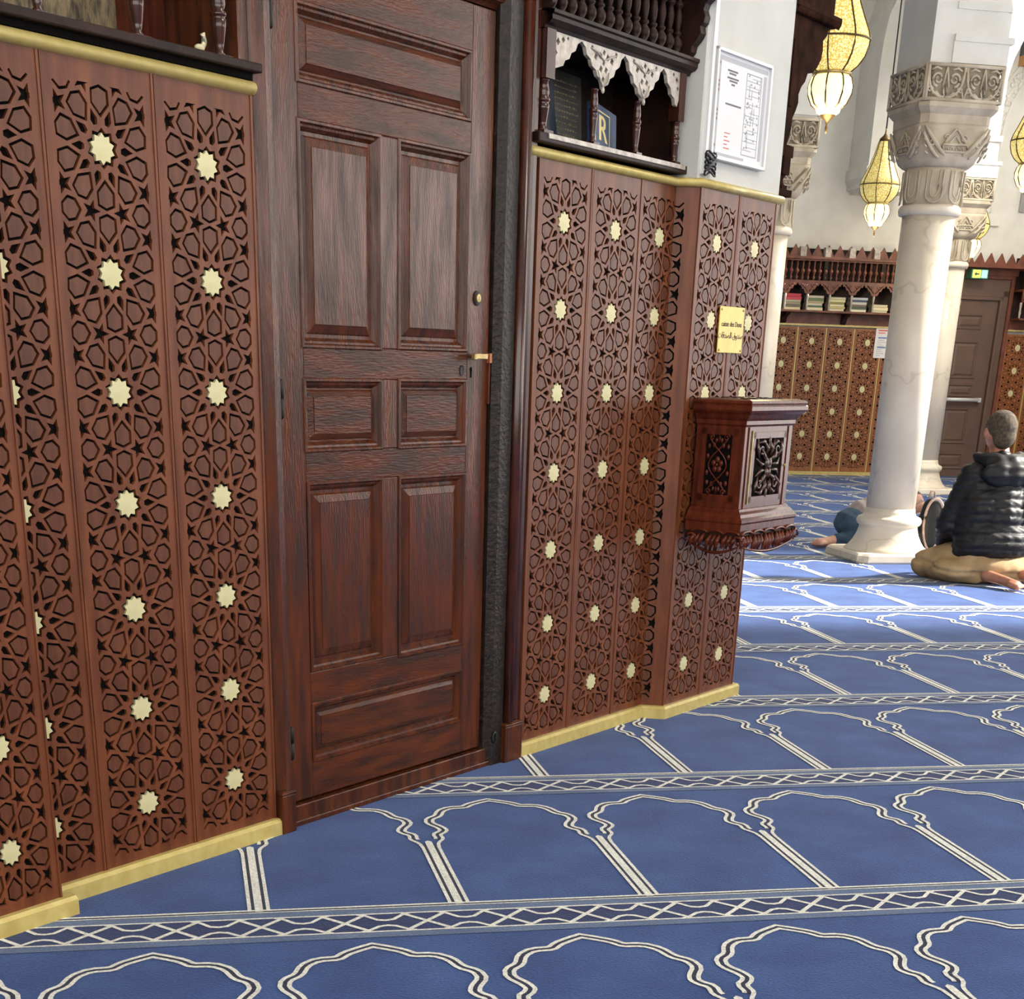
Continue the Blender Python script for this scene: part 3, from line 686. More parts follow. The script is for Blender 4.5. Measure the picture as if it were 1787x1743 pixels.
# heavier strokes: a second, slightly shifted pass
link('lettering', me, b1, None, (.060, -.0006, .062)); link('lettering', me, b1, None, (.0635, -.0006, .062))
b = B()
for x0, x1, z0, z1 in ((.014, .106, .012, .0155), (.014, .106, .108, .1115), (.014, .0175, .012, .111), (.1025, .106, .012, .111)): b.box(x0, x1, -.0008, .0005, z0, z1)

part('gilt_frame', b, 'cgold', b1)
b2 = book('book', 'tall dark navy book leaning at the left of the niche', .150, .205, .030, mat('midnight cover', s(30, 40, 56), None, rough=.5), 'page', (4.070, 2.800, 1.789), (math.radians(-6), math.radians(-5), math.radians(12)))
b3 = book('book', 'thick dark volume with lines of gilt script behind the R book', .170, .215, .050, 'cdark', 'page', (4.255, 2.880, 1.789), (math.radians(-5), math.radians(2), 0))
b = B(); rnd = random.Random(3)
for k in range(11):
    x = .02
    while x < .14:
        w = rnd.uniform(.004, .014); b.box(x, min(x+w, .15), -.0006, .0005, .030+k*.0155, .032+k*.0155+rnd.uniform(0, .004)); x += w+.004
part('gilt_script', b, mat('dull gilt', s(120, 110, 74), None, rough=.5), b3)

# ---------------------------------------------------------------- on the white pier
b = B(); b.box(4.770, 4.786, YP-.012, YP+.01, 1.765, 4.5); b.box(4.792, 4.800, YP-.008, YP+.01, 1.765, 4.5)
single('cable_trunking', b, 'trunk', 'white plastic cable trunking running up beside the framed plan', 'trunking', MW)
b = B()
rnd = random.Random(5)
for k in range(7):
    zz = 1.768+k*.009; pr = []
    for i in range(13):
        t = i/12*2*PI; pr.append((4.800+.034*math.cos(t+k), YP-.016+.007*math.sin(t+k), zz+.007*math.sin(2*t+k)))
    b.tube(pr, .0032, 6)
single('coiled_cable', b, 'cable', 'coil of thin black cable on the gold rail at the pier corner', 'cable', MW)
pf = thing('framed_plan', 'framed evacuation plan with floor drawing hung on the white pier', 'frame', MW, (4.795, YP-.006, 1.812))
fw, fh = .385, .305
b = B()
for x0, x1, z0, z1 in ((0, fw, 0, .010), (0, fw, fh-.010, fh), (0, .010, 0, fh), (fw-.010, fw, 0, fh)): b.box(x0, x1, -.014, .008, z0, z1)
part('frame', b, 'alu', pf, bev=.002)
b = B(); b.box(.008, fw-.008, -.004, .006, .008, fh-.008); part('sheet', b, 'paper', pf)
b = B(); rnd = random.Random(11)
def pr(x0, x1, z0, z1): b.box(x0*fw, x1*fw, -.0046, -.0035, z0*fh, z1*fh)
for x0, x1, z0, z1 in ((.05, .95, .90, .94), (.05, .10, .06, .90), (.88, .93, .08, .88), (.12, .62, .045, .07)): pr(x0, x1, z0, z1)
part('grey_borders', b, mat('light grey print', s(176, 176, 180), None, rough=.7), pf)
b = B()
for i in range(9):
    z = .15+i*.08; pr(.58, .58+rnd.uniform(.1, .24), z, z+.006); pr(.58+rnd.uniform(0, .1), .84, z+.03, z+.035)
for i in range(12):
    x = .58+rnd.uniform(0, .24); z = .12+rnd.uniform(0, .6); pr(x, x+.006, z, z+rnd.uniform(.05, .16))
for i in range(30):
    x = .58+rnd.uniform(0, .23); z = .12+rnd.uniform(0, .72); pr(x, x+.02, z, z+.018)
pr(.565, .572, .10, .86); pr(.84, .847, .10, .86); pr(.565, .847, .10, .108); pr(.565, .847, .852, .86)
part('plan_drawing', b, 'ink', pf)
b = B()
for x0, x1, z in ((.22, .40, .82), (.25, .37, .795), (.22, .42, .755), (.26, .40, .73), (.30, .36, .70), (.22, .50, .52)): pr(x0, x1, z, z+.016)
part('plan_heading', b, mat('mid grey print', s(104, 104, 108), None, rough=.7), pf)
b = B()
for z in (.86, .70, .66, .62, .44, .40, .36, .12): pr(.055, .095, z, z+.022)
for k in range(5): pr(.24, .30 if k % 2 else .34, .12+k*.035, .13+k*.035)
part('red_symbols', b, 'inkr', pf)

MT['darkm'] = mat('matt blackened oak', s(58, 36, 27), s(32, 20, 15), rough=0.9, spec=0.03, scale=14, bump=0.2)
# shelf on the end face of the pier, seen from its side
es = thing('side_bookcase', 'dark carved bookcase on the end of the white pier seen edge on', 'bookcase', MW, (5.352, 2.66, 1.78))
SC2 = [(0, .10), (.045, .10), (.060, .135), (.075, .165), (.078, .20), (.098, .225), (.112, .25), (.108, .275), (.125, .300), (.150, .318), (.165, .345), (.205, .352), (.235, .372), (.262, .40), (.268, .43), (.262, .455), (.29, .475), (.30, .505), (.30, .52), (0, .52)]
for y in (.0, .55):
    b = B(); b.xz([(x, z+.02) for x, z in SC2], y, y+.03); br = part('scroll_bracket', b, 'darkm', es, bev=.002)
    b = B(); b.xz([(.03, .25), (.055, .25), (.075, .30), (.075, .45), (.03, .45)], y-.006, y+.001); part('bracket_panel', b, 'darkm', br)
b = B(); b.box(0, .36, -.02, .60, .540, .556); b.box(0, .33, -.012, .59, .52, .541); part('cornice', b, 'darkm', es, bev=.003)
b = B()
for k in range(24): b.tube([(.01+k*.0145, -.014, .522), (.022+k*.0145, -.017, .540)], .004, 6)
part('rope_moulding', b, 'darkm', es)
b = B(); b.box(0, .33, 0, .58, .556, 1.2); part('gallery_body', b, 'darkm', es)
b = B(); b.box(0, .10, -.005, .59, .10, .135); part('cross_rail', b, 'darkm', es)
for y in (.015, .565):
    b = B(); b.box(.035, .075, y-.02, y+.02, -.0, .012); b.box(.03, .08, y-.022, y+.022, .045, .135)
    b.lathe([(.001, .012), (.018, .012), (.012, .02), (.010, .03), (.016, .040), (.016, .05), (.001, .05)], .055, y, 0, 12); part('turned_post', b, 'darkm', es)
b = B(); b.box(0, .11, -.01, .60, -.022, .0); part('bottom_board', b, 'darkm', es, bev=.003)
b = B(); b.box(0, .025, .03, .55, 0, .52); part('back_board', b, 'darkm', es)

# ---------------------------------------------------------------- donation box
UX, WX, DZ0 = 4.858, .372, .0           # left side, width
YB, YF = YP-.010, 2.445
dn = thing('donation_box', 'carved mahogany donation box hanging on the lattice pier', 'box', MW, (UX+WX/2, YB, .62))
hw = WX/2; dp = YB-YF
def ring(e, z, eb=0): return [(-hw-e, -dp-e, z), (hw+e, -dp-e, z), (hw+e, eb, z), (-hw-e, eb, z)]
b = B(); b.loft([ring(0, .125), ring(0, .395)]); part('body', b, 'red', dn, bev=.002)
b = B(); b.loft([ring(e, z) for e, z in ((.001, .393), (.006, .400), (.006, .412), (.014, .420), (.022, .432), (.032, .440), (.036, .446), (.036, .458), (.031, .462), (.034, .468), (.030, .476), (.012, .480))]); part('cornice', b, 'red', dn)
b = B(); b.loft([ring(e, z) for e, z in ((.030, .078), (.034, .084), (.034, .092), (.024, .100), (.020, .110), (.010, .118), (.006, .126), (.001, .128))]); part('base_moulding', b, 'red', dn)
b = B(); b.loft([ring(.030, .045), ring(.030, .079)]); part('apron', b, 'red', dn)
# scalloped acanthus skirt
def skirt_poly(L, n):
    p = [(0, .048)]; c = L/n
    for i in range(n):
        for k in range(7):
            t = k/6*PI; p.append((c*(i+.5-.5*math.cos(t)), .048-.010-.030*abs(math.sin((i+.5)/n*PI))*.6+.012*math.sin(t)-.012))
    return p+[(L, .048)]
e = .030
b = B(); b.xz([(x-hw-e, z) for x, z in skirt_poly(WX+2*e, 5)], -dp-e-.001, -dp-e+.012); b.yz([(y-dp-e, z) for y, z in skirt_poly(dp+e, 3)], -hw-e-.001, -hw-e+.012); b.yz([(y-dp-e, z) for y, z in skirt_poly(dp+e, 3)], hw+e-.012, hw+e+.001)
part('skirt_ground', b, 'dark', dn)
def leaf_run(L, n, place):
    b = B(); c = L/n
    for i in range(n):
        x0 = c*i; zz = .050-.046-.026*math.sin((i+.5)/n*PI)
        b.tube([place(x0+c*(.5-.48*math.cos(t)), -.006, .052-.012+.004+.010*math.sin(t)) for t in [k/8*PI for k in range(9)]], .0042, 6)
        for k, q in enumerate((.22, .50, .78)):
            b.tube([place(x0+c*q, -.004, .040), place(x0+c*(q-.10), -.011, .026-.006*math.sin((i+.5)/n*PI)), place(x0+c*(q-.26), -.006, zz+.006)], [.0040, .0105, .0036], 7)
    pts = [place(L*t, -.006, .006-.026*math.sin(t*PI)) for t in [k/16 for k in range(17)]]
    b.tube(pts, [.003+.003*math.sin(k/16*PI) for k in range(17)], 6)
    for xx, sg in ((.0, 1), (L, -1)):
        b.tube([place(xx+sg*.022*math.cos(t)*(1-t/9), -.010, .022+.020*math.sin(t)*(1-t/9)) for t in [k*.5 for k in range(13)]], .0042, 6)
    return b
part('acanthus_skirt', leaf_run(WX+2*e, 5, lambda x, y, z: (x-hw-e, -dp-e+y, z)), 'red', dn)
part('acanthus_skirt', leaf_run(dp+e-.03, 3, lambda x, y, z: (-hw-e+y, -x-.03, z)), 'red', dn)
part('acanthus_skirt', leaf_run(dp+e-.03, 3, lambda x, y, z: (hw+e-y, -x-.03, z)), 'red', dn)
# left side carved panel
def sidef(x, y, z): return (-hw+y, -dp/2-x, z)       # x to the viewer's right is towards the front
def carved_frame(place, w, z0, z1, name):
    b = B()
    for (x0, x1, a0, a1) in ((-w, -w+.020, z0, z1), (w-.020, w, z0, z1), (-w, w, z0, z0+.020), (-w, w, z1-.020, z1)):
        q = [place(x0, -.006, a0), place(x1, -.006, a0), place(x1, -.006, a1), place(x0, -.006, a1), place(x0, .002, a0), place(x1, .002, a0), place(x1, .002, a1), place(x0, .002, a1)]
        b.add(q, [(0, 1, 2, 3), (0, 4, 5, 1), (1, 5, 6, 2), (2, 6, 7, 3), (3, 7, 4, 0)])
    p = part(name, b, 'red', dn)
    b = B(); b.add([place(-w+.018, -.001, z0+.018), place(w-.018, -.001, z0+.018), place(w-.018, -.001, z1-.018), place(-w+.018, -.001, z1-.018)], [(0, 1, 2, 3)]); part('carved_ground', b, 'black', p)
    return p
sp = carved_frame(sidef, .070, .150, .385, 'side_panel')
b = B(); wv = .040; zc = .2675; hh = .090
for sg in (-1, 1):
    b.tube([sidef(sg*wv*.88*math.cos((t/20*2-1)*PI*.92), -.005-.0015*sg, zc+(t/20*2-1)*hh) for t in range(21)], .0030, 6)
    for dz in (-1, 1):
        cx, cz = sg*wv*.75, zc+dz*hh*1.02
        b.tube([sidef(cx+.010*math.cos(t)*sg, -.005, cz-dz*.002+.010*math.sin(t)) for t in [k*.6 for k in range(9)]], .0026, 6)
        b.ball(sidef(cx, -.005, cz), (.0045,)*3, 8, 5)
        for (lx, lz) in ((.92, .66), (.45, .70), (1.0, .30)):
            b.ball(sidef(sg*wv*lx, -.004, zc+dz*hh*lz), (.004, .0065, .009), 8, 5)
        b.ball(sidef(0, -.004, zc+dz*hh*.93), (.004, .007, .013), 8, 5); b.ball(sidef(sg*.010, -.004, zc+dz*hh*.88), (.004, .006, .009), 8, 5)
for k in range(5):
    a = PI/2+k*2*PI/5; c = sidef(.0150*math.cos(a), -.006, zc+.017*math.sin(a)); b.ball(c, (.0045, .0095, .0105), 8, 6)
b.ball(sidef(0, -.009, zc), .0055, 8, 6); part('flower_carving', b, 'red', sp)
# front door with acanthus carving
def frontf(x, y, z): return (x, -dp+y, z)
fp = carved_frame(frontf, .130, .145, .375, 'front_door')
for (x0, x1, a0, a1) in ((-.160, -.148, .128, .392), (.148, .160, .128, .392)):
    b = B(); b.box(x0, x1, -dp-.004, -dp+.002, a0, a1); part('front_pilaster', b, 'red', dn)
b = B(); zc = .260
for sg in (-1, 1):
    for dz in (-1, 1):
        for (x0, z0, x1, z1, x2, z2, r) in ((.004, .02, .040, .035, .060, .070, .006), (.010, .010, .060, .010, .090, .030, .005), (.020, .060, .050, .085, .085, .080, .005), (.070, .030, .095, .060, .090, .095, .006), (.030, .030, .020, .060, .040, .092, .005), (.006, .03, .016, .06, .004, .088, .006)):
            b.tube([frontf(sg*x0, -.004, zc+dz*z0), frontf(sg*x1, -.010, zc+dz*z1), frontf(sg*x2, -.004, zc+dz*z2)], [r*.5, r*1.25, r*.4], 7)
        b.tube([frontf(sg*(.058+.020*math.cos(t)*(1-t/8)), -.007, zc+dz*(.052+.020*math.sin(t)*(1-t/8))) for t in [k*.55 for k in range(11)]], .0042, 6)
    b.ball(frontf(sg*.012, -.006, zc+.012), (.011, .008, .020), 8, 6); b.ball(frontf(sg*.010, -.006, zc-.018), (.010, .008, .018), 8, 6)
for dz in (-1, 1): b.ball(frontf(0, -.005, zc+dz*.085), (.008, .006, .016), 8, 6)
b.ball(frontf(0, -.010, zc), .008, 8, 6); part('acanthus_carving', b, mat('polished dark carving', s(84, 54, 40), s(58, 34, 26), rough=.28, scale=30, coat=.4), fp)
b = B(); b.ball(frontf(.118, -.014, .262), .006, 8, 6); part('knob', b, 'brass', fp)
b = B()
for (x0, x1, a0, a1) in ((-.135, -.131, .140, .380),): b.box(x0, x1, -dp-.006, -dp+.001, a0, a1)
part('door_edge', b, 'brass', fp)
b = B(); rnd = random.Random(2)
for k in range(40): b.ball((rnd.uniform(-hw+.02, hw-.02), rnd.uniform(-dp+.02, -.02), .4805), (.014, .010, .003), 6, 4)
part('top_carving', b, 'dark', dn)
b = B(); b.box(-.045, .045, -dp/2-.006, -dp/2+.006, .480, .4835); part('coin_slot', b, 'brass', dn)

# brass sign
sg_ = thing('sign', 'small gold sign reading caisse des Dons above the donation box', 'sign', MW, (5.0565, YP-.004, 1.316))
b = B(); b.box(-.0915, .0915, -.004, .001, -.0735, .0735); part('plate', b, mat('brushed gold plate', s(206, 178, 96), s(196, 166, 84), rough=.4, scale=20, metal=.3), sg_, bev=.002)
b = B()
for x in (-.080, .080):
    for z in (-.064, .064): b.ball((x, -.005, z), (.004, .002, .004), 8, 5)
part('screw', b, 'brass', sg_)
me = textmesh('caisse des Dons', .0235); me.materials.append(MT['inkd']); link('lettering', me, sg_, None, (0, -.0045, .018))
AR = ''.join(chr(c) for c in (0xFEBB, 0xFEE8, 0xFEAA, 0xFEED, 0xFED5))
AR2 = ''.join(chr(c) for c in (0xFE8D, 0xFEDF, 0xFEBC, 0xFEAA, 0xFED7, 0xFE8E, 0xFE95))
me = textmesh(AR2[::-1]+' '+AR[::-1], .027); me.materials.append(MT['inkd']); link('lettering', me, sg_, None, (0, -.0045, -.018))

# ---------------------------------------------------------------- marble columns with carved capitals
def sq_ring(h, z, p=24, n=32, cx=0, cy=0):       # superellipse ring, p large = square, p=2 = circle
    out = []
    for i in range(n):
        a = 2*PI*(i+.5)/n; c, q = math.cos(a), math.sin(a); k = (abs(c)**p+abs(q)**p)**(-1/p)
        out.append((cx+h*k*c, cy+h*k*q, z))
    return out
def spiral(cx, cz, r, turns, place, sg=1, a0=0, n=18): return [place(cx+sg*r*(1-.8*k/n)*math.cos(a0+turns*2*PI*k/n), cz+r*(1-.8*k/n)*math.sin(a0+turns*2*PI*k/n)) for k in range(n+1)]
def face_places(h, out=.0):
    return [lambda x, z: (x, -h-out, z), lambda x, z: (-h-out, -x, z), lambda x, z: (h+out, x, z), lambda x, z: (-x, h+out, z)]
def column(a, bb, label, rz=0, zs=1.0, detail=True, arch=None):
    c = thing('column', label, 'column', MC, (a, bb, 0), rz, 'marble columns of the hall')
    b = B(); b.loft([sq_ring(.325, 0, 40), sq_ring(.33, .012, 40), sq_ring(.325, .050, 40), sq_ring(.31, .062, 30)]); part('plinth', b, 'marble', c)
    b = B(); b.lathe([(.29, .060), (.287, .070), (.262, .085), (.235, .120), (.212, .165), (.200, .205), (.198, .222), (.212, .230), (.221, .245), (.221, .262), (.212, .278), (.196, .284), (.180, .292), (.172, .310), (.167, .34)], 0, 0, 0, 40); part('base_mould', b, 'marble', c)
    zr = 2.125*zs
    b = B(); b.lathe([(.1665, .30), (.1665, zr)], 0, 0, 0, 40); part('shaft', b, 'marble', c)
    b = B(); b.lathe([(.168, zr-.012), (.190, zr-.008), (.196, zr+.012), (.196, zr+.028), (.186, zr+.044), (.172, zr+.052)], 0, 0, 0, 40); part('neck_ring', b, 'marble', c)
    # fluted neck
    z0 = zr+.045; z1 = zr+.255; n = 48; rings = []
    for t in [0, .1, .3, .6, .85, 1]:
        ring = []
        for i in range(n):
            g = .010*(0.5+0.5*math.cos(2*PI*i/n*8))*min(1, t*6)*(1 if t < .99 else .3); r = .172+.012*t+g
            ring.append((r*math.cos(2*PI*i/n), r*math.sin(2*PI*i/n), z0+(z1-z0)*t))
        rings.append(ring)
    b = B(); b.smooth = True; b.loft(rings); nk = part('fluted_neck', b, 'stone', c)
    b = B()
    for k in range(8):
        for wv, rr in ((.050, .006), (.026, .004)):
            pts = []
            for t in [i/14 for i in range(15)]:
                u = (t*2-1); ww = wv*math.copysign(min(1, abs(u)*2.2), u); zz = z1-.02-(.150 if wv > .03 else .120)*(1-max(0, abs(u)-.45)/.55 if abs(u) > .45 else 1)
                an = 2*PI*(k+.5)/8+ww/.19; r = .186+.008
                pts.append((r*math.cos(an), r*math.sin(an), zz+(.03*(1-(u/.45)**2)*-1 if abs(u) <= .45 else 0)))
            b.tube(pts, rr, 5)
    part('tongue_carving', b, 'stone', nk)
    # bell of the capital going from round to square
    zb = z1-.005
    b = B(); b.smooth = True
    b.loft([sq_ring(h, z, p) for h, z, p in ((.186, zb, 2), (.205, zb+.010, 2.2), (.222, zb+.030, 2.6), (.230, zb+.060, 3), (.228, zb+.11, 4), (.226, zb+.15, 6), (.228, zb+.200, 10), (.234, zb+.225, 20))]); bell = part('capital_bell', b, 'stone', c)
    b = B()
    for pl in face_places(.231, .003):
        for sg in (-1, 1):
            b.tube([pl(sg*(.06+.15*t), zb+.06+.15*t**1.2) for t in [k/8 for k in range(9)]], [.007+.006*math.sin(k/8*PI) for k in range(9)], 6)
            b.tube([pl(sg*(.10+.12*t), zb+.045+.13*t**1.4) for t in [k/8 for k in range(9)]], [.006+.005*math.sin(k/8*PI) for k in range(9)], 6)
            b.tube([pl(sg*(.07*(1-t)**.8), zb+.125+.075*t) for t in [k/8 for k in range(9)]], .007, 6)
            b.tube([pl(sg*(.04*(1-t)), zb+.120+.045*t) for t in [k/6 for k in range(7)]], .006, 6)
            b.tube(spiral(sg*.055, zb+.150, .022, 1.2, pl, sg), .005, 5); b.tube(spiral(sg*.150, zb+.120, .024, 1.2, pl, -sg), .006, 5)
            for k in range(4): b.tube([pl(sg*(.175+.010*k), zb+.06+.035*k), pl(sg*(.200+.006*k), zb+.075+.035*k)], .006, 5)
        ov = [(-.085, .088), (-.085, .108), (-.075, .118), (.075, .118), (.085, .108), (.085, .088), (.075, .078), (-.075, .078), (-.085, .088)]
        b.tube([pl(x, zb+z) for x, z in ov], .007, 6)
        for x in (-.05, -.02, .02, .05): b.tube([pl(x-.012, zb+.088), pl(x, zb+.108), pl(x+.010, zb+.088)], .005, 5)
    part('leaf_carving', b, 'stone', bell)
    za = zb+.222
    b = B(); b.loft([sq_ring(h, z, 40) for h, z in ((.226, za), (.232, za+.010), (.234, za+.055), (.240, za+.060), (.262, za+.085), (.266, za+.090), (.266, za+.112), (.258, za+.118))]); part('abacus', b, 'stone', c)
    zi = za+.116; zt = zi+.200
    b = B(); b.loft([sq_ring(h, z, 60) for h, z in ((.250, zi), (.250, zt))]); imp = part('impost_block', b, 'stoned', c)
    b = B()
    for pl in face_places(.252, .003):
        for x0, x1, zz in ((-.252, .252, zi+.010), (-.252, .252, zt-.010)):
            b.tube([pl(x0, zz), pl(x1, zz)], .0105, 6)
        for x in (-.246, .246): b.tube([pl(x, zi), pl(x, zt)], .010, 6)
        for ox in (-.125, .125):
            for sg in (-1, 1):
                b.tube(spiral(ox+sg*.055, zi+.115, .040, 1.5, pl, sg, -PI/2), [.0085-.004*k/18 for k in range(19)], 6)
                b.tube([pl(ox+sg*(.004+.112*math.sin(t*PI/2)), zi+.022+.06*(1-math.cos(t*PI/2))+.10*t**3) for t in [k/9 for k in range(10)]], .0075, 6)
                b.tube([pl(ox+sg*.008, zi+.03), pl(ox+sg*.020, zi+.08), pl(ox+sg*.006, zi+.15), pl(ox, zi+.178)], .006, 6)
                b.tube([pl(ox+sg*.03, zi+.03), pl(ox+sg*.055, zi+.045), pl(ox+sg*.085, zi+.035)], [.004, .008, .004], 6)
                b.tube([pl(ox+sg*.035, zi+.165), pl(ox+sg*.07, zi+.175), pl(ox+sg*.10, zi+.160)], [.004, .008, .004], 6)
                b.tube(spiral(ox+sg*.098, zi+.060, .018, 1.2, pl, -sg), .0055, 5)
            b.tube([pl(ox, zi+.02), pl(ox-.012, zi+.055), pl(ox, zi+.085), pl(ox+.012, zi+.055), pl(ox, zi+.02)], .006, 6)
        for sg in (-1, 1): b.tube([pl(sg*.002, zi+.018), pl(sg*.024, zi+.075), pl(sg*.022, zi+.115), pl(sg*.001, zi+.180)], .007, 6)
    part('scroll_relief', b, 'stone', imp)
    return c, zt
c1, zt1 = column(4.79, 9.96, 'veined marble column with carved capital beside the kneeling man')
c2, zt2 = column(7.87, 15.75, 'marble column standing behind the front column near the far door', zs=1.035)
c3, zt3 = column(4.745, 12.75, 'marble column half hidden behind the white pier and lantern', zs=1.03)

# arcade masonry standing on the imposts
def pier_block(a, bb, zt, extra=True):
    b = B(); b.box(a-.235, a+.235, bb-.235, bb+.235, zt, 7)
    if extra:                                           # stepped springing mouldings of the cross arch on the right
        b.box(a-.10, a+.60, bb-.22, bb+.22, zt, zt+.10); b.box(a-.06, a+.70, bb-.20, bb+.20, zt+.10, zt+.135)
        b.box(a+.02, a+.80, bb-.21, bb+.21, zt+.135, zt+.40); b.box(a+.02, a+.95, bb-.19, bb+.19, zt+.40, 7)
    return b
struct('wall_arcade_front', pier_block(4.79, 9.96, zt1, False), 'white', MC, 'white masonry pier above the front column')
b = B(); a0, b0 = 4.79, 9.96
def arch_right(a0, b0, zt, r, th, zc):
    """horseshoe arch wall from the pier at a0 to the right"""
    b = B(); n = 18; pts = []
    cx = a0+.27+r*.96
    for k in range(n+1):
        t = PI+.28-(PI+.56)*k/n; pts.append((cx+r*math.cos(t), zc+r*math.sin(t)))
    lo = [(a0+.20, zt), (a0+.27, zt)]+[(x, max(z, zt)) for x, z in pts]+[(2*cx-a0-.27, zt), (2*cx-a0-.20, zt), (2*cx-a0-.20, 7), (a0+.20, 7)]
    b.xz(lo, b0-th, b0+th); return b
struct('wall_arcade_cross', arch_right(4.79, 9.96, zt1, 1.25, .215, zt1+.62), 'white', MC, 'white horseshoe arch springing right from the front column')
b = B()
for z0, z1, e in ((zt1+.005, zt1+.115, .030), (zt1+.115, zt1+.150, .055), (zt1+.28, zt1+.315, .02)): b.box(4.79-.20 if e > .1 else 4.79-.10, 4.79+.235+e, 9.96-.235-e*.4, 9.96+.235+e*.4, z0, z1)
struct('trim_3', b, 'white', MC, 'stepped springing moulding on the front arch')
struct('wall_arcade_far', pier_block(7.87, 15.75, zt2, False), 'white', MC)
struct('wall_arcade_far_arch', arch_right(7.87, 15.75, zt2, 1.25, .2, zt2+.62), 'white', MC)
b = B()
for z0, z1, e in ((zt2+.005, zt2+.115, .030), (zt2+.115, zt2+.150, .055), (zt2+.32, zt2+.37, .03)): b.box(7.87-.26, 7.87+.235+e, 15.75-.245-e*.4, 15.75+.235+e*.4, z0, z1)
struct('trim_4', b, 'white', MC)
struct('wall_arcade_mid', pier_block(4.745, 12.75, zt3, False), 'white', MC)
b = B()
for z0, z1, e in ((zt3+.02, zt3+.24, .030), (zt3+.24, zt3+.44, .012)): b.box(4.745-.26, 4.745+.235+e, 12.75-.245-e*.4, 12.75+.235+e*.4, z0, z1)
struct('trim_5', b, 'white', MC)
# respond of an arch on the far wall with its corbel
b = B(); b.xz([(7.73, 3.10), (8.33, 3.10), (8.33, 7), (8.75, 7)]+[(8.75-1.02*math.cos(t), 4.25+1.6*math.sin(t)) for t in [PI/2*(1-k/10) for k in range(10)]]+[(7.73, 4.25)], 17.75, 18.31)
struct('wall_respond', b, 'white', MC, 'white arch respond bracketed out from the far wall')
b = B(); b.xz([(7.70, 3.20), (7.70, 3.30), (8.36, 3.30), (8.36, 3.20), (8.30, 3.06), (7.78, 3.06)], 17.72, 18.31); struct('trim_6', b, 'white', MC, 'moulded corbel under the arch respond')
# stucco frame of the blind arch high on the far wall
def stucco():
    b = B(); inner = [(9.60, 2.98), (9.60, 3.75)]+[(10.43-.83*math.cos(t), 3.75+.83*math.sin(t)) for t in [k/16*PI/1.0 for k in range(1, 16)]]+[(11.26, 3.75), (11.26, 2.98)]
    inner = [p for p in inner]
    def off(d): return [(9.60-d, 2.98-d*.6), (9.60-d, 3.75)]+[(10.43-(.83+d)*math.cos(t), 3.75+(.83+d)*math.sin(t)) for t in [k/16*PI for k in range(1, 16)]]+[(11.26+d, 3.75), (11.26+d, 2.98-d*.6)]
    o = off(.20); m1 = off(.165)
    for pa, pb, y in ((off(0), off(.03), 18.27), (off(.17), off(.20), 18.27), (off(.03), off(.17), 18.285)):
        n = len(pa); v = [(x, y, z) for x, z in pa]+[(x, y, z) for x, z in pb]+[(x, 18.299, z) for x, z in pa]+[(x, 18.299, z) for x, z in pb]
        b.add(v, [(i, i+1, n+i+1, n+i) for i in range(n-1)]+[(i, 2*n+i, 2*n+i+1, i+1) for i in range(n-1)]+[(n+i, n+i+1, 3*n+i+1, 3*n+i) for i in range(n-1)])
    b.box(9.40, 9.70, 18.26, 18.299, 2.82, 2.90)
    rnd = random.Random(4)
    mid = off(.10)
    for i in range(len(mid)-1):
        for k in range(4):
            t = k/4; x = mid[i][0]+(mid[i+1][0]-mid[i][0])*t; z = mid[i][1]+(mid[i+1][1]-mid[i][1])*t
            for q in range(3): b.ball((x+rnd.uniform(-.05, .05), 18.283, z+rnd.uniform(-.04, .04)), (rnd.uniform(.02, .035), .012, rnd.uniform(.02, .035)), 6, 4)
    return b
single('stucco_border', stucco(), 'white', 'carved white stucco border of the blind arch on the far wall', 'stucco border', MC)
b = B(); b.box(9.94, 11.2, 18.27, 18.305, 2.98, 3.30); struct('window_1', b, mat('grey pane', s(150, 148, 144), None, rough=.3), MC, 'grey panel low in the blind arch')
b = B(); b.box(9.66, 11.0, 17.9, 18.3, 4.44, 4.54); b.m = 1; b.box(9.66, 11.0, 18.0, 18.3, 4.54, 5.4)
struct('window_2', b, [mat('honey wood', s(176, 124, 70), None, rough=.5), mat('dusky glass', s(60, 64, 70), None, rough=.2)], MC, 'window with honey coloured sill high on the far wall')

# ---------------------------------------------------------------- far wall: lattice panels, bookcases, door
YB2 = 18.24
MT['wood2'] = mat('orange brown veneer', s(150, 92, 52), s(128, 76, 40), rough=.45, scale=5, stretch=(6, 6, 1))
KB = .3605/.2955; SB = .2588/S
def far_lattice():
    holes, kites, hexes = pattern(6); hh = [[(x*SX*S, y*S) for x, y in h] for h in holes]
    b = B(); plate(b, -PWID/2+.004, PWID/2-.004, -.168, 5*S+.135, hh, 0, .008); return b.mesh('lattice', 'wood2')
FL = far_lattice()
b = B(); b.box(-PWID/2+.003, PWID/2-.003, .0075, .02, -.168, 5*S+.135); FBk = b.mesh('backing', 'black')
b = B(); _, kk, hx6 = pattern(6)
for i, j in kk: b.xz([(x, z+S*j) for x, z in sc(inset(KITES[i], GW))], .001, .008)
for i, y2 in hx6: b.xz([(x, z+S*y2) for x, z in sc(inset((HEXL, HEXR)[i], GW))], .001, .008)
FIN = b.mesh('inlay_pieces', 'wood2')
b = B(); b.xz([(.030*math.cos(2*PI*i/20)*KB**-1*1.15, .030*math.sin(2*PI*i/20)*1.1) for i in range(20)], -.002, .008); FDOT = b.mesh('gold_star', 'star')
b = B(); b.box(PWID/2-.0105, PWID/2-.0005, -.006, .006, -.168, 5*S+.135); FGL = b.mesh('gold_strip', 'gold')
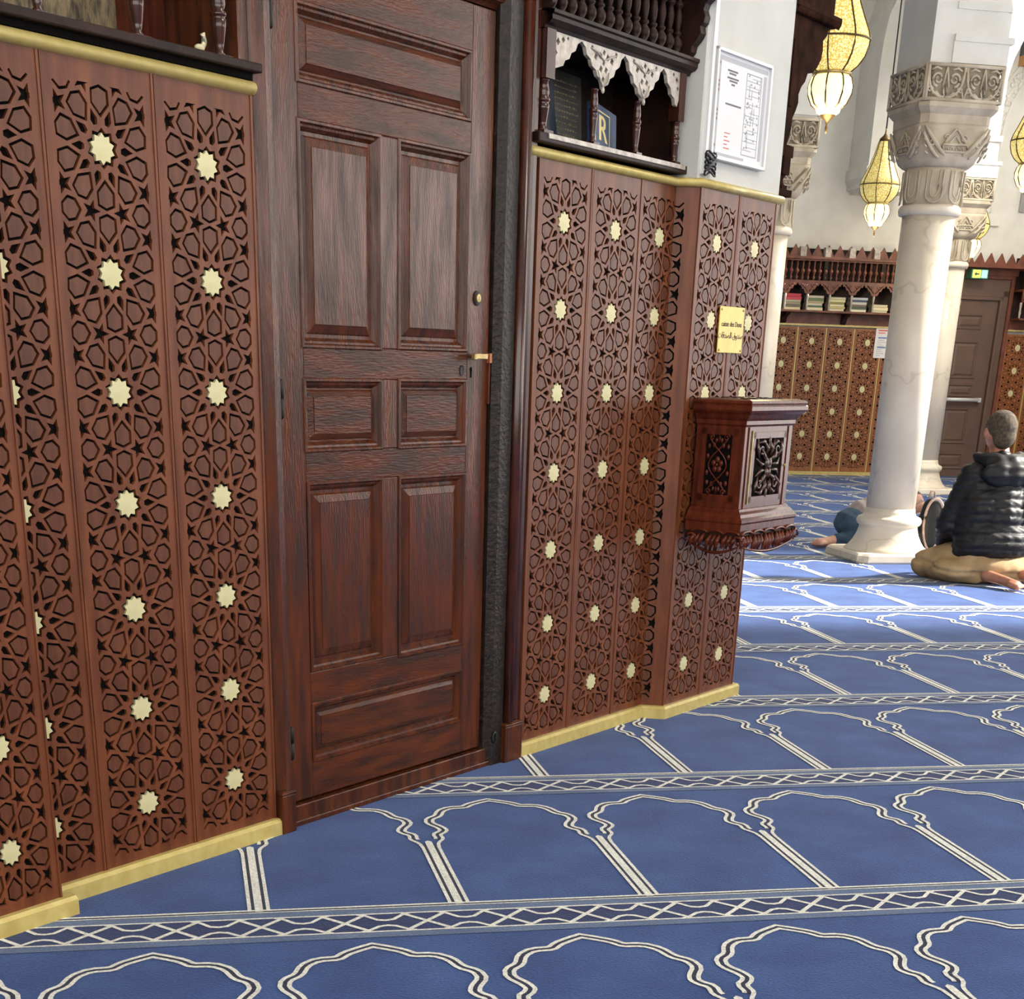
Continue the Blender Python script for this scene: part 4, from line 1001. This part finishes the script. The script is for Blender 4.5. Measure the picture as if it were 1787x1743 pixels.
far_labels = {6.7515: 'far wall lattice panel behind the half hidden marble column', 7.112: 'far wall lattice panel just right of the marble column', 7.4725: 'far wall lattice panel second from the marble column', 7.8330: 'far wall lattice panel third from the marble column', 8.1935: 'far wall lattice panel behind the pinned notice',
              8.554: 'far wall lattice panel mostly hidden by the front column', 8.9145: 'far wall lattice panel between the front column and the brown door', 10.1805: 'far wall lattice panel right of the brown door', 10.541: 'far wall lattice panel second right of the brown door', 10.9015: 'far wall lattice panel at the far right corner'}
for a, lab in far_labels.items():
    t = thing('lattice_panel', lab, 'wall panel', MC, (a, YB2, .2135), 0, 'lattice panels of the far wall')
    for nm, me in (('lattice', FL), ('backing', FBk), ('inlay_pieces', FIN), ('gold_strip', FGL)):
        o = link(nm, me, t); o.scale = (KB, 1, SB)
        if nm == 'inlay_pieces': o['kind'] = 'stuff'
    for j in range(6):
        o = link('gold_star', FDOT, t, None, (0, 0, j*.2588)); o.scale = (KB, 1, SB)
b = B(); b.box(6.57, 9.10, YB2-.02, YB2+.06, 1.672, 1.692); b.box(10.0, 11.4, YB2-.02, YB2+.06, 1.690, 1.708); struct('trim_7', b, 'gold', MC, 'gold rail on the far wall')
b = B(); b.box(6.57, 9.10, YB2-.03, YB2+.06, 0, .040); b.box(10.0, 11.4, YB2-.03, YB2+.06, 0, .040); struct('baseboard_back', b, 'gold', MC, 'gold skirting of the far wall')
MT['red2'] = mat('reddish carved wood', s(120, 66, 44), s(92, 48, 32), rough=.45, scale=12, bump=.2)
def far_bookcase(a0, a1, label, group):
    t = thing('wall_bookcase', label, 'bookcase', MC, (a0, YB2, 1.692), 0, group); L = a1-a0
    b = B(); b.box(0, L, .03, .06, 0, .80); part('back_board', b, 'dark', t)
    b = B(); b.box(0, L, .0, .03, 0, .12); part('lower_board', b, 'red2', t)
    b = B(); b.box(0, L, -.22, .03, .118, .140); part('shelf', b, 'red2', t, bev=.003)
    b = B(); b.box(0, L, -.21, .03, .430, .455); part('gallery_floor', b, 'red2', t)
    b = B(); b.box(0, L, -.24, .03, .672, .700); b.box(0, L, -.22, .03, .655, .673); part('cornice', b, 'red2', t, bev=.003)
    n = max(1, round(L/.277)); c = L/n
    for i in range(n):
        x0 = i*c; ol = [(x0, .432), (x0, .300)]
        for k in range(13):
            u = k/12*2-1; ol.append((x0+c*.5+u*(c*.5-.02), .305+.115*(1-abs(u)**1.25)+.010*math.cos(k*PI)))
        ol += [(x0+c, .300), (x0+c, .432)]
        b = B(); b.xz(ol, -.215, -.195); v = part('arched_valance', b, 'red2', t)
        b = B()
        for sg in (-1, 1):
            for q in range(3): b.tube([(x0+c*.5+sg*(c*.5-.01-.03*q), -.217, .34+.03*q), (x0+c*.5+sg*(c*.5-.05-.025*q), -.220, .38+.02*q), (x0+c*.5+sg*(c*.5-.02-.03*q), -.217, .41)], .005, 5)
        part('valance_carving', b, 'red2', v)
        for xx in ((x0,) if i < n-1 else (x0, x0+c)):
            b = B(); b.lathe([(.001, .140), (.016, .140), (.010, .155), (.016, .20), (.010, .24), (.015, .27), (.015, .31), (.001, .31)], xx, -.205, 0, 10); part('post', b, 'glare_toned', t)
    for i in range(int(L/.0705)):
        o = link('spindle', FSP, t, None, (.04+i*.0705, -.205, .455))
    for i in range(0, int(L/.72)+1):
        b = B(); b.box(min(i*.72, L-.03), min(i*.72, L-.03)+.05, -.22, -.18, .455, .66); part('gallery_post', b, 'dark', t)
    for i in range(int(L/.76)+1):
        b = B(); b.yz([(.0, .0), (.0, .12), (-.16, .12), (-.12, .09), (-.05, .07), (-.03, .02)], min(.33+i*.76, L-.05), min(.33+i*.76, L-.05)+.06); part('bracket', b, 'dark', t)
    m = int(L/.1370)
    for i in range(m):
        x = .02+i*.137; b = B(); b.xz([(x-.006, .700), (x+.128, .700), (x+.128, .712), (x+.061, .826), (x-.006, .712)], -.20, -.18); part('merlon', b, 'red2', t)
    for i in range(int(L/.305)):
        x = .10+i*.305; b = B(); b.box(x, x+.072, -.235, -.17, .700, .800); part('block', b, 'glare_toned', t)
    return t
b = B(); b.lathe([(.001, 0), (.018, 0), (.010, .012), (.020, .03), (.008, .05), (.022, .08), (.027, .095), (.022, .11), (.009, .125), (.012, .15), (.014, .17), (.009, .19), (.020, .198), (.001, .2)], 0, 0, 0, 8); FSP = b.mesh('spindle', 'red2')
far_bookcase(6.7245, 9.2175, 'far carved bookcase with arched shelf full of stacked books', 'far wall bookcases')
far_bookcase(10.02, 11.40, 'far carved bookcase right of the brown door', 'far wall bookcases')
b = B(); b.box(9.20, 10.02, YB2-.24, YB2+.06, 2.360, 2.392); b.box(9.20, 10.02, YB2-.05, YB2+.06, 2.29, 2.36)
for i in range(6):
    x = 9.21+i*.137; b.xz([(x-.006, 2.392), (x+.128, 2.392), (x+.128, 2.404), (x+.061, 2.518), (x-.006, 2.404)], YB2-.20, YB2-.18)
struct('trim_8', b, 'red2', MC, 'crested cornice running over the brown door')
# stacked books in the five visible bays (colours bottom to top, height, width)
BAYS = [(7.115, [((214, 202, 158), .030), ((112, 106, 86), .026), ((150, 142, 116), .028), ((176, 168, 140), .022), ((196, 70, 84), .032), ((186, 58, 72), .034)], 'bay beside the marble column'),
        (7.392, [((226, 214, 178), .032), ((90, 112, 92), .020), ((204, 198, 170), .026), ((178, 160, 126), .024), ((106, 124, 84), .030), ((206, 196, 172), .026)], 'second bay from the marble column'),
        (7.668, [((214, 206, 176), .028), ((196, 186, 120), .022), ((226, 220, 180), .024), ((150, 146, 80), .022), ((222, 212, 160), .028), ((206, 198, 170), .026)], 'third bay from the marble column'),
        (7.945, [((226, 222, 200), .028), ((70, 90, 78), .028), ((120, 106, 96), .022), ((190, 190, 180), .028), ((66, 80, 108), .022), ((186, 190, 196), .026)], 'fourth bay from the marble column'),
        (8.222, [((190, 186, 160), .024), ((220, 210, 170), .034), ((200, 190, 156), .030)], 'bay just left of the front column'),
        (8.499, [((220, 214, 190), .030), ((200, 190, 160), .030)], 'bay behind the front column')]
rnd = random.Random(9); ordn = ['bottom', 'second', 'third', 'fourth', 'fifth', 'top']
for a, stack, where in BAYS:
    z = 1.692+.140; dx = -.10
    for q, (colr, hgt) in enumerate(stack):
        w = rnd.uniform(.185, .205); of = rnd.uniform(-.008, .008)
        cname = {True: 'pale', False: 'dark'}[sum(colr) > 470]
        if colr[0] > 180 and colr[1] < 100: cname = 'red'
        t = thing('book', f"{'topmost' if q == len(stack)-1 else ordn[q]} {cname} book in the stack of the {where}", 'book', MC, (a-w/2+of, YB2-.185, z), 0, 'stacked books on the far shelf')
        key = 'bk%d_%d_%d' % colr
        if key not in MT: MT[key] = mat('book cover '+key[2:], s(*colr), None, rough=.6)
        b = B(); b.box(0, w, 0, .14, 0, .003); b.box(0, w, 0, .14, hgt-.0033, hgt-.0003); b.box(0, w, 0, .004, 0, hgt-.0003); part('cover', b, key, t)
        b = B(); b.box(.004, w-.004, .004, .137, .003, hgt-.0033); part('pages', b, 'page', t)
        z += hgt
# pinned notice
nt_ = thing('notice', 'white paper notice with blue and red print pinned to the far lattice', 'notice', MC, (8.372, YB2-.009, 1.51))
b = B(); b.box(-.092, .092, -.002, .0015, -.165, .165); part('sheet', b, 'paper', nt_)
b = B(); b.box(-.06, .07, -.003, -.001, .130, .145); b.box(-.06, .03, -.003, -.001, .105, .116); part('red_heading', b, 'inkr', nt_)
b = B(); MT['inkb'] = mat('blue print', s(110, 126, 190), None, rough=.7)
for z in (.05, -.055): b.box(-.055, .055, -.003, -.001, z, z+.016)
part('blue_bar', b, 'inkb', nt_)
b = B()
for k in range(9): b.box(-.06, -.06+.05+.07*((k*37) % 10)/10, -.003, -.001, -.14+k*.021, -.135+k*.021)
part('text_lines', b, 'ink', nt_)
# brown door with push bar
MT['brown'] = mat('brown paint', s(100, 77, 64), s(92, 70, 58), rough=.5, scale=6)
fd = thing('door_3', 'brown panelled fire door with push bar in the far wall', 'door', MC, (0, 0, 0), kind='structure')
b = B(); b.box(9.24, 9.84, YB2+.02, YB2+.055, .01, 2.02); part('leaf', b, 'brown', fd)
for z0, z1 in ((1.70, 1.86), (1.15, 1.56), (.94, 1.08), (.40, .80), (.10, .28)):
    u0, u1 = 9.33, 9.66 if z1-z0 > .3 else 9.66
    b = B(); pr_ = [(-.004, YB2+.021), (.0, YB2+.008), (.010, YB2+.008), (.020, YB2+.019), (.026, YB2+.0195), (.05, YB2+.010)]
    b.loft([rrect(u0+i, u1-i, z0+i, z1-i, y) for i, y in pr_], False, True); part('raised_panel', b, 'brown', fd)
b = B(); b.tube([(9.26, YB2-.05, .905), (9.75, YB2-.05, .905)], .022, 10); b.box(9.72, 9.76, YB2-.07, YB2+.02, .88, .93); part('push_bar', b, 'alu', fd)
for (x0, x1, z0, z1, y, m) in ((9.845, 9.885, .0, 2.06, -.02, 'brown'), (9.885, 9.955, 0, 2.13, .0, 'brown'), (9.955, 10.0, 0, 2.28, -.03, 'red2'), (9.18, 9.24, 0, 2.13, .0, 'brown')):
    b = B(); b.box(x0, x1, YB2+y, YB2+.06, z0, z1); part('frame_post', b, m, fd, bev=.004)
b = B(); b.box(9.20, 9.885, YB2-.02, YB2+.06, 2.022, 2.06); b.box(9.20, 9.955, YB2, YB2+.06, 2.06, 2.255); part('frame_head', b, 'brown', fd, bev=.004)
b = B(); b.box(9.20, 10.0, YB2-.03, YB2+.06, 2.255, 2.29); part('frame_top', b, 'red2', fd)
ex = thing('exit_sign', 'small glowing green and yellow exit sign over the brown door', 'sign', MC, (9.44, YB2-.15, 2.24))
b = B(); b.box(-.11, .11, -.03, .12, .0, .105); part('housing', b, mat('green plastic', s(56, 120, 100), None, rough=.4), ex, bev=.004)
b = B(); b.box(-.095, .01, -.0335, -.0295, .010, .095); part('lit_panel', b, emit('lit yellow green', s(226, 214, 90), 1.2), ex)
b = B(); b.box(.02, .095, -.0335, -.0295, .010, .095); part('arrow_panel', b, emit('lit white green', s(150, 210, 190), .9), ex)
b = B(); b.xz([(-.075, .05), (-.045, .075), (-.045, .058), (-.01, .058), (-.01, .042), (-.045, .042), (-.045, .025)], -.0345, -.033); part('arrow', b, mat('dark green print', s(40, 90, 60), None), ex)

# ---------------------------------------------------------------- hanging lanterns
def glass(name, st):
    m = bpy.data.materials.new(name); m.use_nodes = True; N = m.node_tree.nodes; Lk = m.node_tree.links; P = N['Principled BSDF']
    tc = N.new('ShaderNodeTexCoord'); vz = N.new('ShaderNodeTexVoronoi'); vz.inputs['Scale'].default_value = 120; Lk.new(tc.outputs['Object'], vz.inputs['Vector'])
    cr = N.new('ShaderNodeValToRGB'); cr.color_ramp.elements[0].position = .25; cr.color_ramp.elements[1].position = .62
    cr.color_ramp.elements[0].color = (*s(250, 240, 172), 1); cr.color_ramp.elements[1].color = (*s(196, 168, 78), 1)
    Lk.new(vz.outputs['Distance'], cr.inputs['Fac']); Lk.new(cr.outputs['Color'], P.inputs['Base Color']); Lk.new(cr.outputs['Color'], P.inputs['Emission Color'])
    P.inputs['Emission Strength'].default_value = st; P.inputs['Roughness'].default_value = .5; return m
MT['lglass'] = glass('glowing filigree brass', .75); MT['lglassd'] = glass('glowing amber filigree', .42)
MT['lglobe'] = emit('glowing globe', s(255, 236, 170), 1.3)
MT['lbulb'] = emit('lamp light', s(255, 240, 205), 14.0); MT['lrib'] = mat('dark brass rib', s(92, 70, 36), None, rough=.4, metal=.5)
def lantern(a, bb, z, k, label, gl='lglass', cable=2.5, bulb=True):
    t = thing('lantern', label, 'lamp', MC, (a, bb, z), .2, 'hanging brass lanterns')
    def prof(pr, name, m, sub=None):
        b = B(); b.lathe([(r*k, zz*k) for r, zz in pr], 0, 0, 0, 24, True); return part(name, b, m, t)
    # z=0 at the collar between the globe and the body
    prof([(.062, -.150), (.090, -.130), (.112, -.085), (.116, -.050), (.104, -.012), (.090, .0)], 'globe', 'lglobe')
    prof([(.001, -.262), (.006, -.250), (.008, -.235), (.004, -.222), (.010, -.205), (.030, -.190), (.058, -.160), (.064, -.150)], 'finial', 'lrib')
    prof([(.090, -.002), (.100, .0), (.102, .012), (.092, .016)], 'collar', 'brass')
    prof([(.094, .014), (.130, .040), (.160, .080), (.175, .125), (.177, .155)], 'bowl', gl)
    prof([(.177, .155), (.165, .195), (.140, .245), (.110, .310), (.080, .390), (.060, .460), (.050, .500)], 'shade', gl)
    prof([(.052, .498), (.048, .520), (.020, .545), (.008, .565), (.006, .60), (.001, .605)], 'cap', 'lrib')
    for j in range(8):
        an = j*PI/4; b = B(); pr = [(.063, -.150), (.092, -.130), (.114, -.085), (.118, -.050), (.106, -.012), (.092, .0), (.096, .014), (.132, .040), (.162, .080), (.177, .125), (.180, .155), (.168, .195), (.143, .245), (.113, .310), (.082, .390), (.062, .460), (.052, .500)]
        b.tube([(r*k*math.cos(an), r*k*math.sin(an), zz*k) for r, zz in pr], .0045*k, 5); part('rib', b, 'lrib', t)
    b = B(); b.tube([(.180*k*math.cos(j*PI/8), .180*k*math.sin(j*PI/8), .155*k) for j in range(17)], .005*k, 5); part('rim', b, 'lrib', t)
    b = B(); b.tube([(0, 0, .60*k), (0, 0, .60*k+cable)], .006, 6); part('cable', b, 'cable', t)
    if bulb:
        b = B(); b.ball((0, 0, -.11*k), (.070*k, .070*k, .055*k), 12, 8)
        o = part('bulb', b, 'lbulb', t)
        b = B(); b.lathe([(.064*k, -.151*k), (.060*k, -.165*k), (.03*k, -.185*k), (.001, -.19*k)], 0, 0, 0, 16); part('light_cup', b, 'lbulb', t)
        l = bpy.data.lights.new('lantern_light', 'POINT'); l.energy = 14; l.color = (1, .78, .42); l.shadow_soft_size = .1
        lo = bpy.data.objects.new('lantern_light', l); COL.objects.link(lo); lo.parent = t; lo.location = (0, 0, -.34*k)
    return t
lantern(3.357, 8.3, 2.572, .98, 'big glowing brass lantern overlapping the side bookcase', cable=3.8)
lantern(6.225, 14.0, 2.562, .98, 'hanging amber lantern with lit globe left of the front column', 'lglassd', cable=3.8)
lantern(8.72, 17.0, 2.560, .98, 'glowing lantern peeking out behind the far column capital', cable=3.8)
lantern(6.14, 11.2, 2.590, .98, 'glowing lantern cut by the right edge of the photo', cable=3.8)
def added_chandelier(a, bb, z, label, watts):  # added lamp out of view, lights the hall from above
    t = thing('added_chandelier', label, 'added_chandelier', MC, (a, bb, z), 0, 'added crown lamps')
    for r, zz in ((.85, 0), (.5, .35)):
        b = B(); b.tube([(r*math.cos(2*PI*k/32), r*math.sin(2*PI*k/32), zz) for k in range(33)], .03, 8); part('brass_ring', b, 'brass', t)
    b = B(); b.tube([(0, 0, .3), (0, 0, 7-z)], .012, 8); part('chain', b, 'lrib', t)
    for k in range(4):
        b = B(); an = k*PI/2; b.tube([(.85*math.cos(an), .85*math.sin(an), 0), (.5*math.cos(an), .5*math.sin(an), .35), (0, 0, .8)], .012, 6); part('arm', b, 'lrib', t)
    for k in range(12):
        an = 2*PI*k/12; b = B(); b.lathe([(.02, .02), (.055, .05), (.07, .11), (.05, .16), (.02, .18)], .85*math.cos(an), .85*math.sin(an), 0, 12); part('lamp_globe', b, 'lbulb', t)
    l = bpy.data.lights.new('added_fill_light', 'POINT'); l.energy = watts; l.color = (1, .94, .84); l.shadow_soft_size = .6
    lo = bpy.data.objects.new('added_fill_light', l); COL.objects.link(lo); lo.parent = t; lo.location = (0, 0, -.15)
added_chandelier(8.2, 13.2, 5.0, 'added crown lamp, out of view, brightening the far half of the hall', 430)
added_chandelier(3.2, 2.6, 4.6, 'added crown lamp above the viewer, lighting from overhead', 150)
lantern(4.90, 12.0, 3.72, .90, 'small lantern glimpsed above the side bookcase', cable=2.6, bulb=False)

# ---------------------------------------------------------------- people and bag
def blob(caps, balls=(), vox=.012, smooth=6, fn=None):
    """one continuous surface out of tapered limbs and rounded masses"""
    b = B()
    for p0, r0, p1, r1 in caps:
        p0, p1 = Vector(p0), Vector(p1); n = 5; d = (p1-p0)
        t = d.normalized(); up = Vector((0, 0, 1)) if abs(t.z) < .9 else Vector((1, 0, 0)); x = t.cross(up).normalized(); y = x.cross(t); rings = []; N = 12
        for k in range(n): an = PI/2*(1-k/(n-.5)); rings.append((p0-t*r0*math.sin(an), r0*math.cos(an)))
        for k in range(n): an = PI/2*(k+.5)/(n-.5); rings.append((p1+t*r1*math.sin(an), r1*math.cos(an)))
        b.loft([[tuple(c+max(r, 1e-4)*(math.cos(2*PI*i/N)*x+math.sin(2*PI*i/N)*y)) for i in range(N)] for c, r in rings])
    for c, r in balls: b.ball(c, r, 16, 10)
    me = bpy.data.meshes.new('blob'); me.from_pydata(b.v, [], b.f); me.update()
    bm = bmesh.new(); bm.from_mesh(me); bmesh.ops.recalc_face_normals(bm, faces=bm.faces); bm.to_mesh(me); bm.free()
    o = bpy.data.objects.new('blob', me); COL.objects.link(o)
    md = o.modifiers.new('r', 'REMESH'); md.mode = 'VOXEL'; md.voxel_size = vox; md.adaptivity = 0
    ms = o.modifiers.new('s', 'SMOOTH'); ms.iterations = smooth; ms.factor = .5
    dg = bpy.context.evaluated_depsgraph_get(); dg.update(); out = bpy.data.meshes.new_from_object(o.evaluated_get(dg)); bpy.data.objects.remove(o)
    if fn:
        ns = [v.normal.copy() for v in out.vertices]
        for v, nn in zip(out.vertices, ns): v.co = v.co+nn*fn(v.co)
    out.polygons.foreach_set('use_smooth', [True]*len(out.polygons)); out.update(); return out
def limb(*seq):
    return [(seq[i][0], seq[i][1], seq[i+1][0], seq[i+1][1]) for i in range(len(seq)-1)]
def add_mesh(name, me, m, parent, label=None):
    me.materials.clear(); me.materials.append(MT[m] if isinstance(m, str) else m); me.name = name; return link(name, me, parent, label=label)
MT['skin'] = mat('skin', s(176, 122, 96), s(162, 108, 84), rough=.5, scale=20)
MT['skinp'] = mat('pale skin', s(206, 156, 132), s(192, 140, 116), rough=.5, scale=20)
MT['hair'] = mat('cropped dark hair', s(88, 74, 56), s(50, 42, 33), rough=.85, scale=60, bump=.6, bscale=300)
MT['hairb'] = mat('brown hair', s(92, 66, 50), s(70, 48, 36), rough=.7, scale=120, bump=.4, bscale=200)
MT['puffer'] = mat('black quilted nylon', s(24, 23, 24), s(17, 16, 17), rough=.55, spec=.35, scale=30, bump=.15, bscale=26)
MT['chino'] = mat('beige cotton', s(172, 144, 104), s(152, 124, 86), rough=.85, scale=12, bump=.2, bscale=40)
MT['denim'] = mat('blue denim', s(76, 104, 126), s(54, 78, 100), rough=.85, scale=14, bump=.2, bscale=120)
MT['knit'] = mat('light grey knit', s(178, 168, 166), s(160, 150, 150), rough=.9, scale=30, bump=.3, bscale=90)

man = thing('person', 'man kneeling on the carpet in a black puffer jacket and beige trousers', 'person', MC, (4.93, 8.76, 0), 0)
def toes(h, t, side):
    h, t = Vector(h), Vector(t); d = (t-h).normalized(); x = d.cross(Vector((0, 0, 1))).normalized()*side; c = []
    for k, (w, l, r) in enumerate(((-.034, .036, .0175), (-.010, .038, .012), (.010, .032, .0115), (.028, .024, .011), (.045, .014, .010))):
        p = t+x*w; c.append((p-d*.035, r*1.25, p+d*l*.6+Vector((0, 0, -.004)), r))
    return c
def foot(h, t, side, r=.032):
    h, t = Vector(h), Vector(t); m = h+(t-h)*.45; x = (t-h).normalized().cross(Vector((0, 0, 1))).normalized()*side
    return [(h, r, m+x*.006, r*.82), (m+x*.006, r*.85, t-(t-h)*.16-x*.010, r*.80), (m, r*.8, t-(t-h)*.16+x*.018, r*.62)]+toes(h, t-(t-h)*.10, side)
caps = limb(((0, .02, .15), .10), ((0, .03, .45), .12), ((0, .06, .64), .10), ((0, .085, .76), .058), ((-.012, .115, .84), .062))
for sg in (-1, 1):
    caps += limb(((0, .06, .64), .07), ((sg*.19, .06, .62), .058), ((sg*.25, .13, .34), .045), ((sg*.12, .34, .24), .034), ((sg*.06, .40, .21), .03))
    for k in range(5): caps.append(((sg*(.075-.018*k), .40, .215), .010, (sg*(.06-.016*k), .455-.004*abs(k-2), .195), .008))
    caps += limb(((sg*.10, .0, .15), .09), ((sg*.27, .28, .085), .065), ((sg*.07, -.10, .055), .042))
caps += foot((-.095, -.15, .066), (.015, -.395, .030), -1, .037)+foot((.16, -.15, .066), (.235, -.38, .030), 1, .037)
heads = [((-.012, .105, .888), (.087, .104, .106)), ((-.012, .150, .850), (.060, .062, .070)), ((-.012, .205, .862), (.016, .022, .022)), ((.070, .105, .872), (.020, .024, .034)), ((-.094, .105, .872), (.020, .024, .034))]
body = blob(caps, heads, .0075, 2); add_mesh('body', body, 'skin', man)
hr = blob([], [((-.012, .092, .910), (.0935, .107, .098)), ((-.012, .042, .858), (.074, .054, .075))], .008, 3); add_mesh('hair', hr, 'hair', man, 'close cropped dark hair')
def baffles(co):
    q = (co.z+.10*co.y)/.050+.12*math.sin(co.x*9)
    f = abs(math.sin(PI*q))
    return .015*(f**.33)-.010+.0022*math.sin(co.x*95+6*math.sin(co.z*40))*f
jt = limb(((0, -.01, .16), .13), ((0, .0, .40), .16), ((0, .04, .60), .14), ((0, .07, .70), .085))
jt += limb(((-.15, .02, .17), .10), ((-.12, .02, .45), .14), ((-.14, .05, .60), .095)); jt += limb(((.15, .02, .17), .10), ((.12, .02, .45), .14), ((.14, .05, .60), .095))
for sg in (-1, 1): jt += limb(((sg*.175, .05, .625), .085), ((sg*.255, .12, .34), .078), ((sg*.19, .26, .235), .062), ((sg*.13, .33, .225), .05))
jk = blob(jt, [((0, -.005, .125), (.262, .145, .05)), ((0, -.02, .25), (.27, .16, .14))], .0105, 7, baffles); add_mesh('jacket', jk, 'puffer', man)
hd = blob(limb(((-.135, .085, .735), .040), ((-.10, .0, .715), .055), ((0, -.045, .700), .062), ((.10, .0, .715), .055), ((.135, .085, .735), .040)), [((0, -.07, .650), (.185, .065, .085)), ((0, .03, .69), (.15, .09, .055))], .0105, 5,
          lambda co: .004*math.sin(co.x*60)+.003*math.sin(co.z*120)); add_mesh('hood', hd, 'puffer', man)
tr = []
for sg in (-1, 1): tr += limb(((sg*.11, -.01, .14), .125), ((sg*.20, .14, .12), .115), ((sg*.30, .28, .085), .085)); tr += limb(((sg*.30, .26, .075), .075), ((sg*.235, .06, .075), .078), ((sg*.13, -.09, .066), .060))
trm = blob(tr, [((0, -.04, .10), (.25, .15, .09)), ((-.21, .02, .08), (.16, .16, .075)), ((.21, .02, .08), (.16, .16, .075))], .0115, 6, lambda co: .004*math.sin(co.x*38+co.y*55)*max(0, .2-co.z)*5-.016*math.exp(-((co.z-.088-.10*co.y)/.011)**2)); add_mesh('trousers', trm, 'chino', man)

kid = thing('person', 'person in blue jeans and grey jumper crouching behind the front column', 'person', MC, (4.795, 10.62, 0), 0)
caps = limb(((.03, .03, .17), .085), ((.22, .05, .24), .09), ((.38, .06, .25), .075), ((.47, .05, .28), .045), ((.50, .03, .30), .05))
caps += limb(((.02, .0, .14), .07), ((.22, -.10, .07), .05), ((-.13, -.04, .045), .035)); caps += limb(((.02, .08, .14), .07), ((.34, .20, .07), .05), ((.06, .16, .045), .035))
caps += foot((-.125, -.045, .050), (-.275, -.085, .034), -1, .042)+foot((.06, .16, .045), (-.05, .19, .026), 1, .028)
for sg in (-1, 1): caps += limb(((.38, .06+sg*.10, .24), .045), ((.44, .06+sg*.17, .12), .034), ((.56, .06+sg*.13, .03), .026)); caps += [((.56, .06+sg*.13+.010*k-.02, .028), .010, (.615-.004*abs(k-2), .06+sg*.14+.016*k-.032, .016), .008) for k in range(5)]
kb = blob(caps, [((.50, .02, .315), (.075, .070, .080)), ((.545, -.01, .29), (.03, .05, .045)), ((.56, -.04, .30), (.012, .02, .014))], .0105, 4); add_mesh('body', kb, 'skinp', kid)
add_mesh('hair', blob([], [((.49, .035, .335), (.082, .072, .074))], .008, 3), 'hairb', kid, 'short brown hair')
add_mesh('jumper', blob(limb(((.10, .04, .22), .115), ((.22, .05, .255), .115), ((.38, .06, .26), .095), ((.44, .05, .275), .06))+limb(((.38, -.04, .25), .06), ((.44, -.11, .13), .048))+limb(((.38, .16, .25), .06), ((.44, .23, .13), .048)), [], .011, 5, lambda co: .004*math.sin(co.x*70+co.z*30)), 'knit', kid)
add_mesh('jeans', blob(limb(((.03, -.01, .165), .105), ((.20, -.10, .085), .075), ((.05, -.075, .075), .070), ((-.10, -.045, .052), .048))+limb(((.03, .09, .165), .105), ((.30, .20, .085), .075), ((.18, .18, .075), .070), ((.08, .16, .052), .048)), [((.03, .03, .17), (.12, .14, .11))], .011, 4, lambda co: .003*math.sin(co.x*50+co.z*70)), 'denim', kid)

bag = thing('backpack', 'black backpack with pale piping standing between the column and the kneeling man', 'bag', MC, (5.240, 10.20, 0), math.radians(-8))
MT['bagb'] = mat('black ripstop', s(30, 30, 28), s(20, 20, 19), rough=.6, scale=60, bump=.3)
MT['bagt'] = mat('pinkish grey trim', s(196, 172, 160), s(176, 150, 140), rough=.7, scale=30)
bd = blob(limb(((0, .06, .09), .085), ((0, .06, .22), .088), ((0, .06, .32), .062)), [((-.02, .07, .11), (.095, .10, .10)), ((.02, .07, .11), (.095, .10, .10))], .010, 5); add_mesh('body', bd, 'bagb', bag)
b = B()
def loop(w, z0, z1, y): return [(w*math.cos(t), y, z0+(z1-z0)*(.5+.5*math.sin(t))**(.8)) for t in [2*PI*k/28 for k in range(29)]]
b.tube(loop(.068, .03, .385, -.028), .010, 6); part('piping', b, 'bagt', bag)
b = B(); b.smooth = True; b.loft([[(w*math.cos(2*PI*k/28), y, .205+h*math.sin(2*PI*k/28)) for k in range(28)] for w, h, y in ((.066, .165, -.024), (.064, .160, -.034), (.04, .12, -.042), (.005, .02, -.044))]); part('front_pocket', b, 'bagb', bag)
b = B(); b.tube([(-.02, .07, .385), (-.015, .07, .425), (.015, .07, .425), (.02, .07, .385)], .008, 6); part('top_handle', b, 'bagt', bag)
for sg in (-1, 1):
    b = B(); b.tube([(sg*.045, .13, .36), (sg*.085, .17, .33), (sg*.10, .18, .20), (sg*.085, .13, .05)], .013, 6); part('shoulder_strap', b, 'bagt', bag)
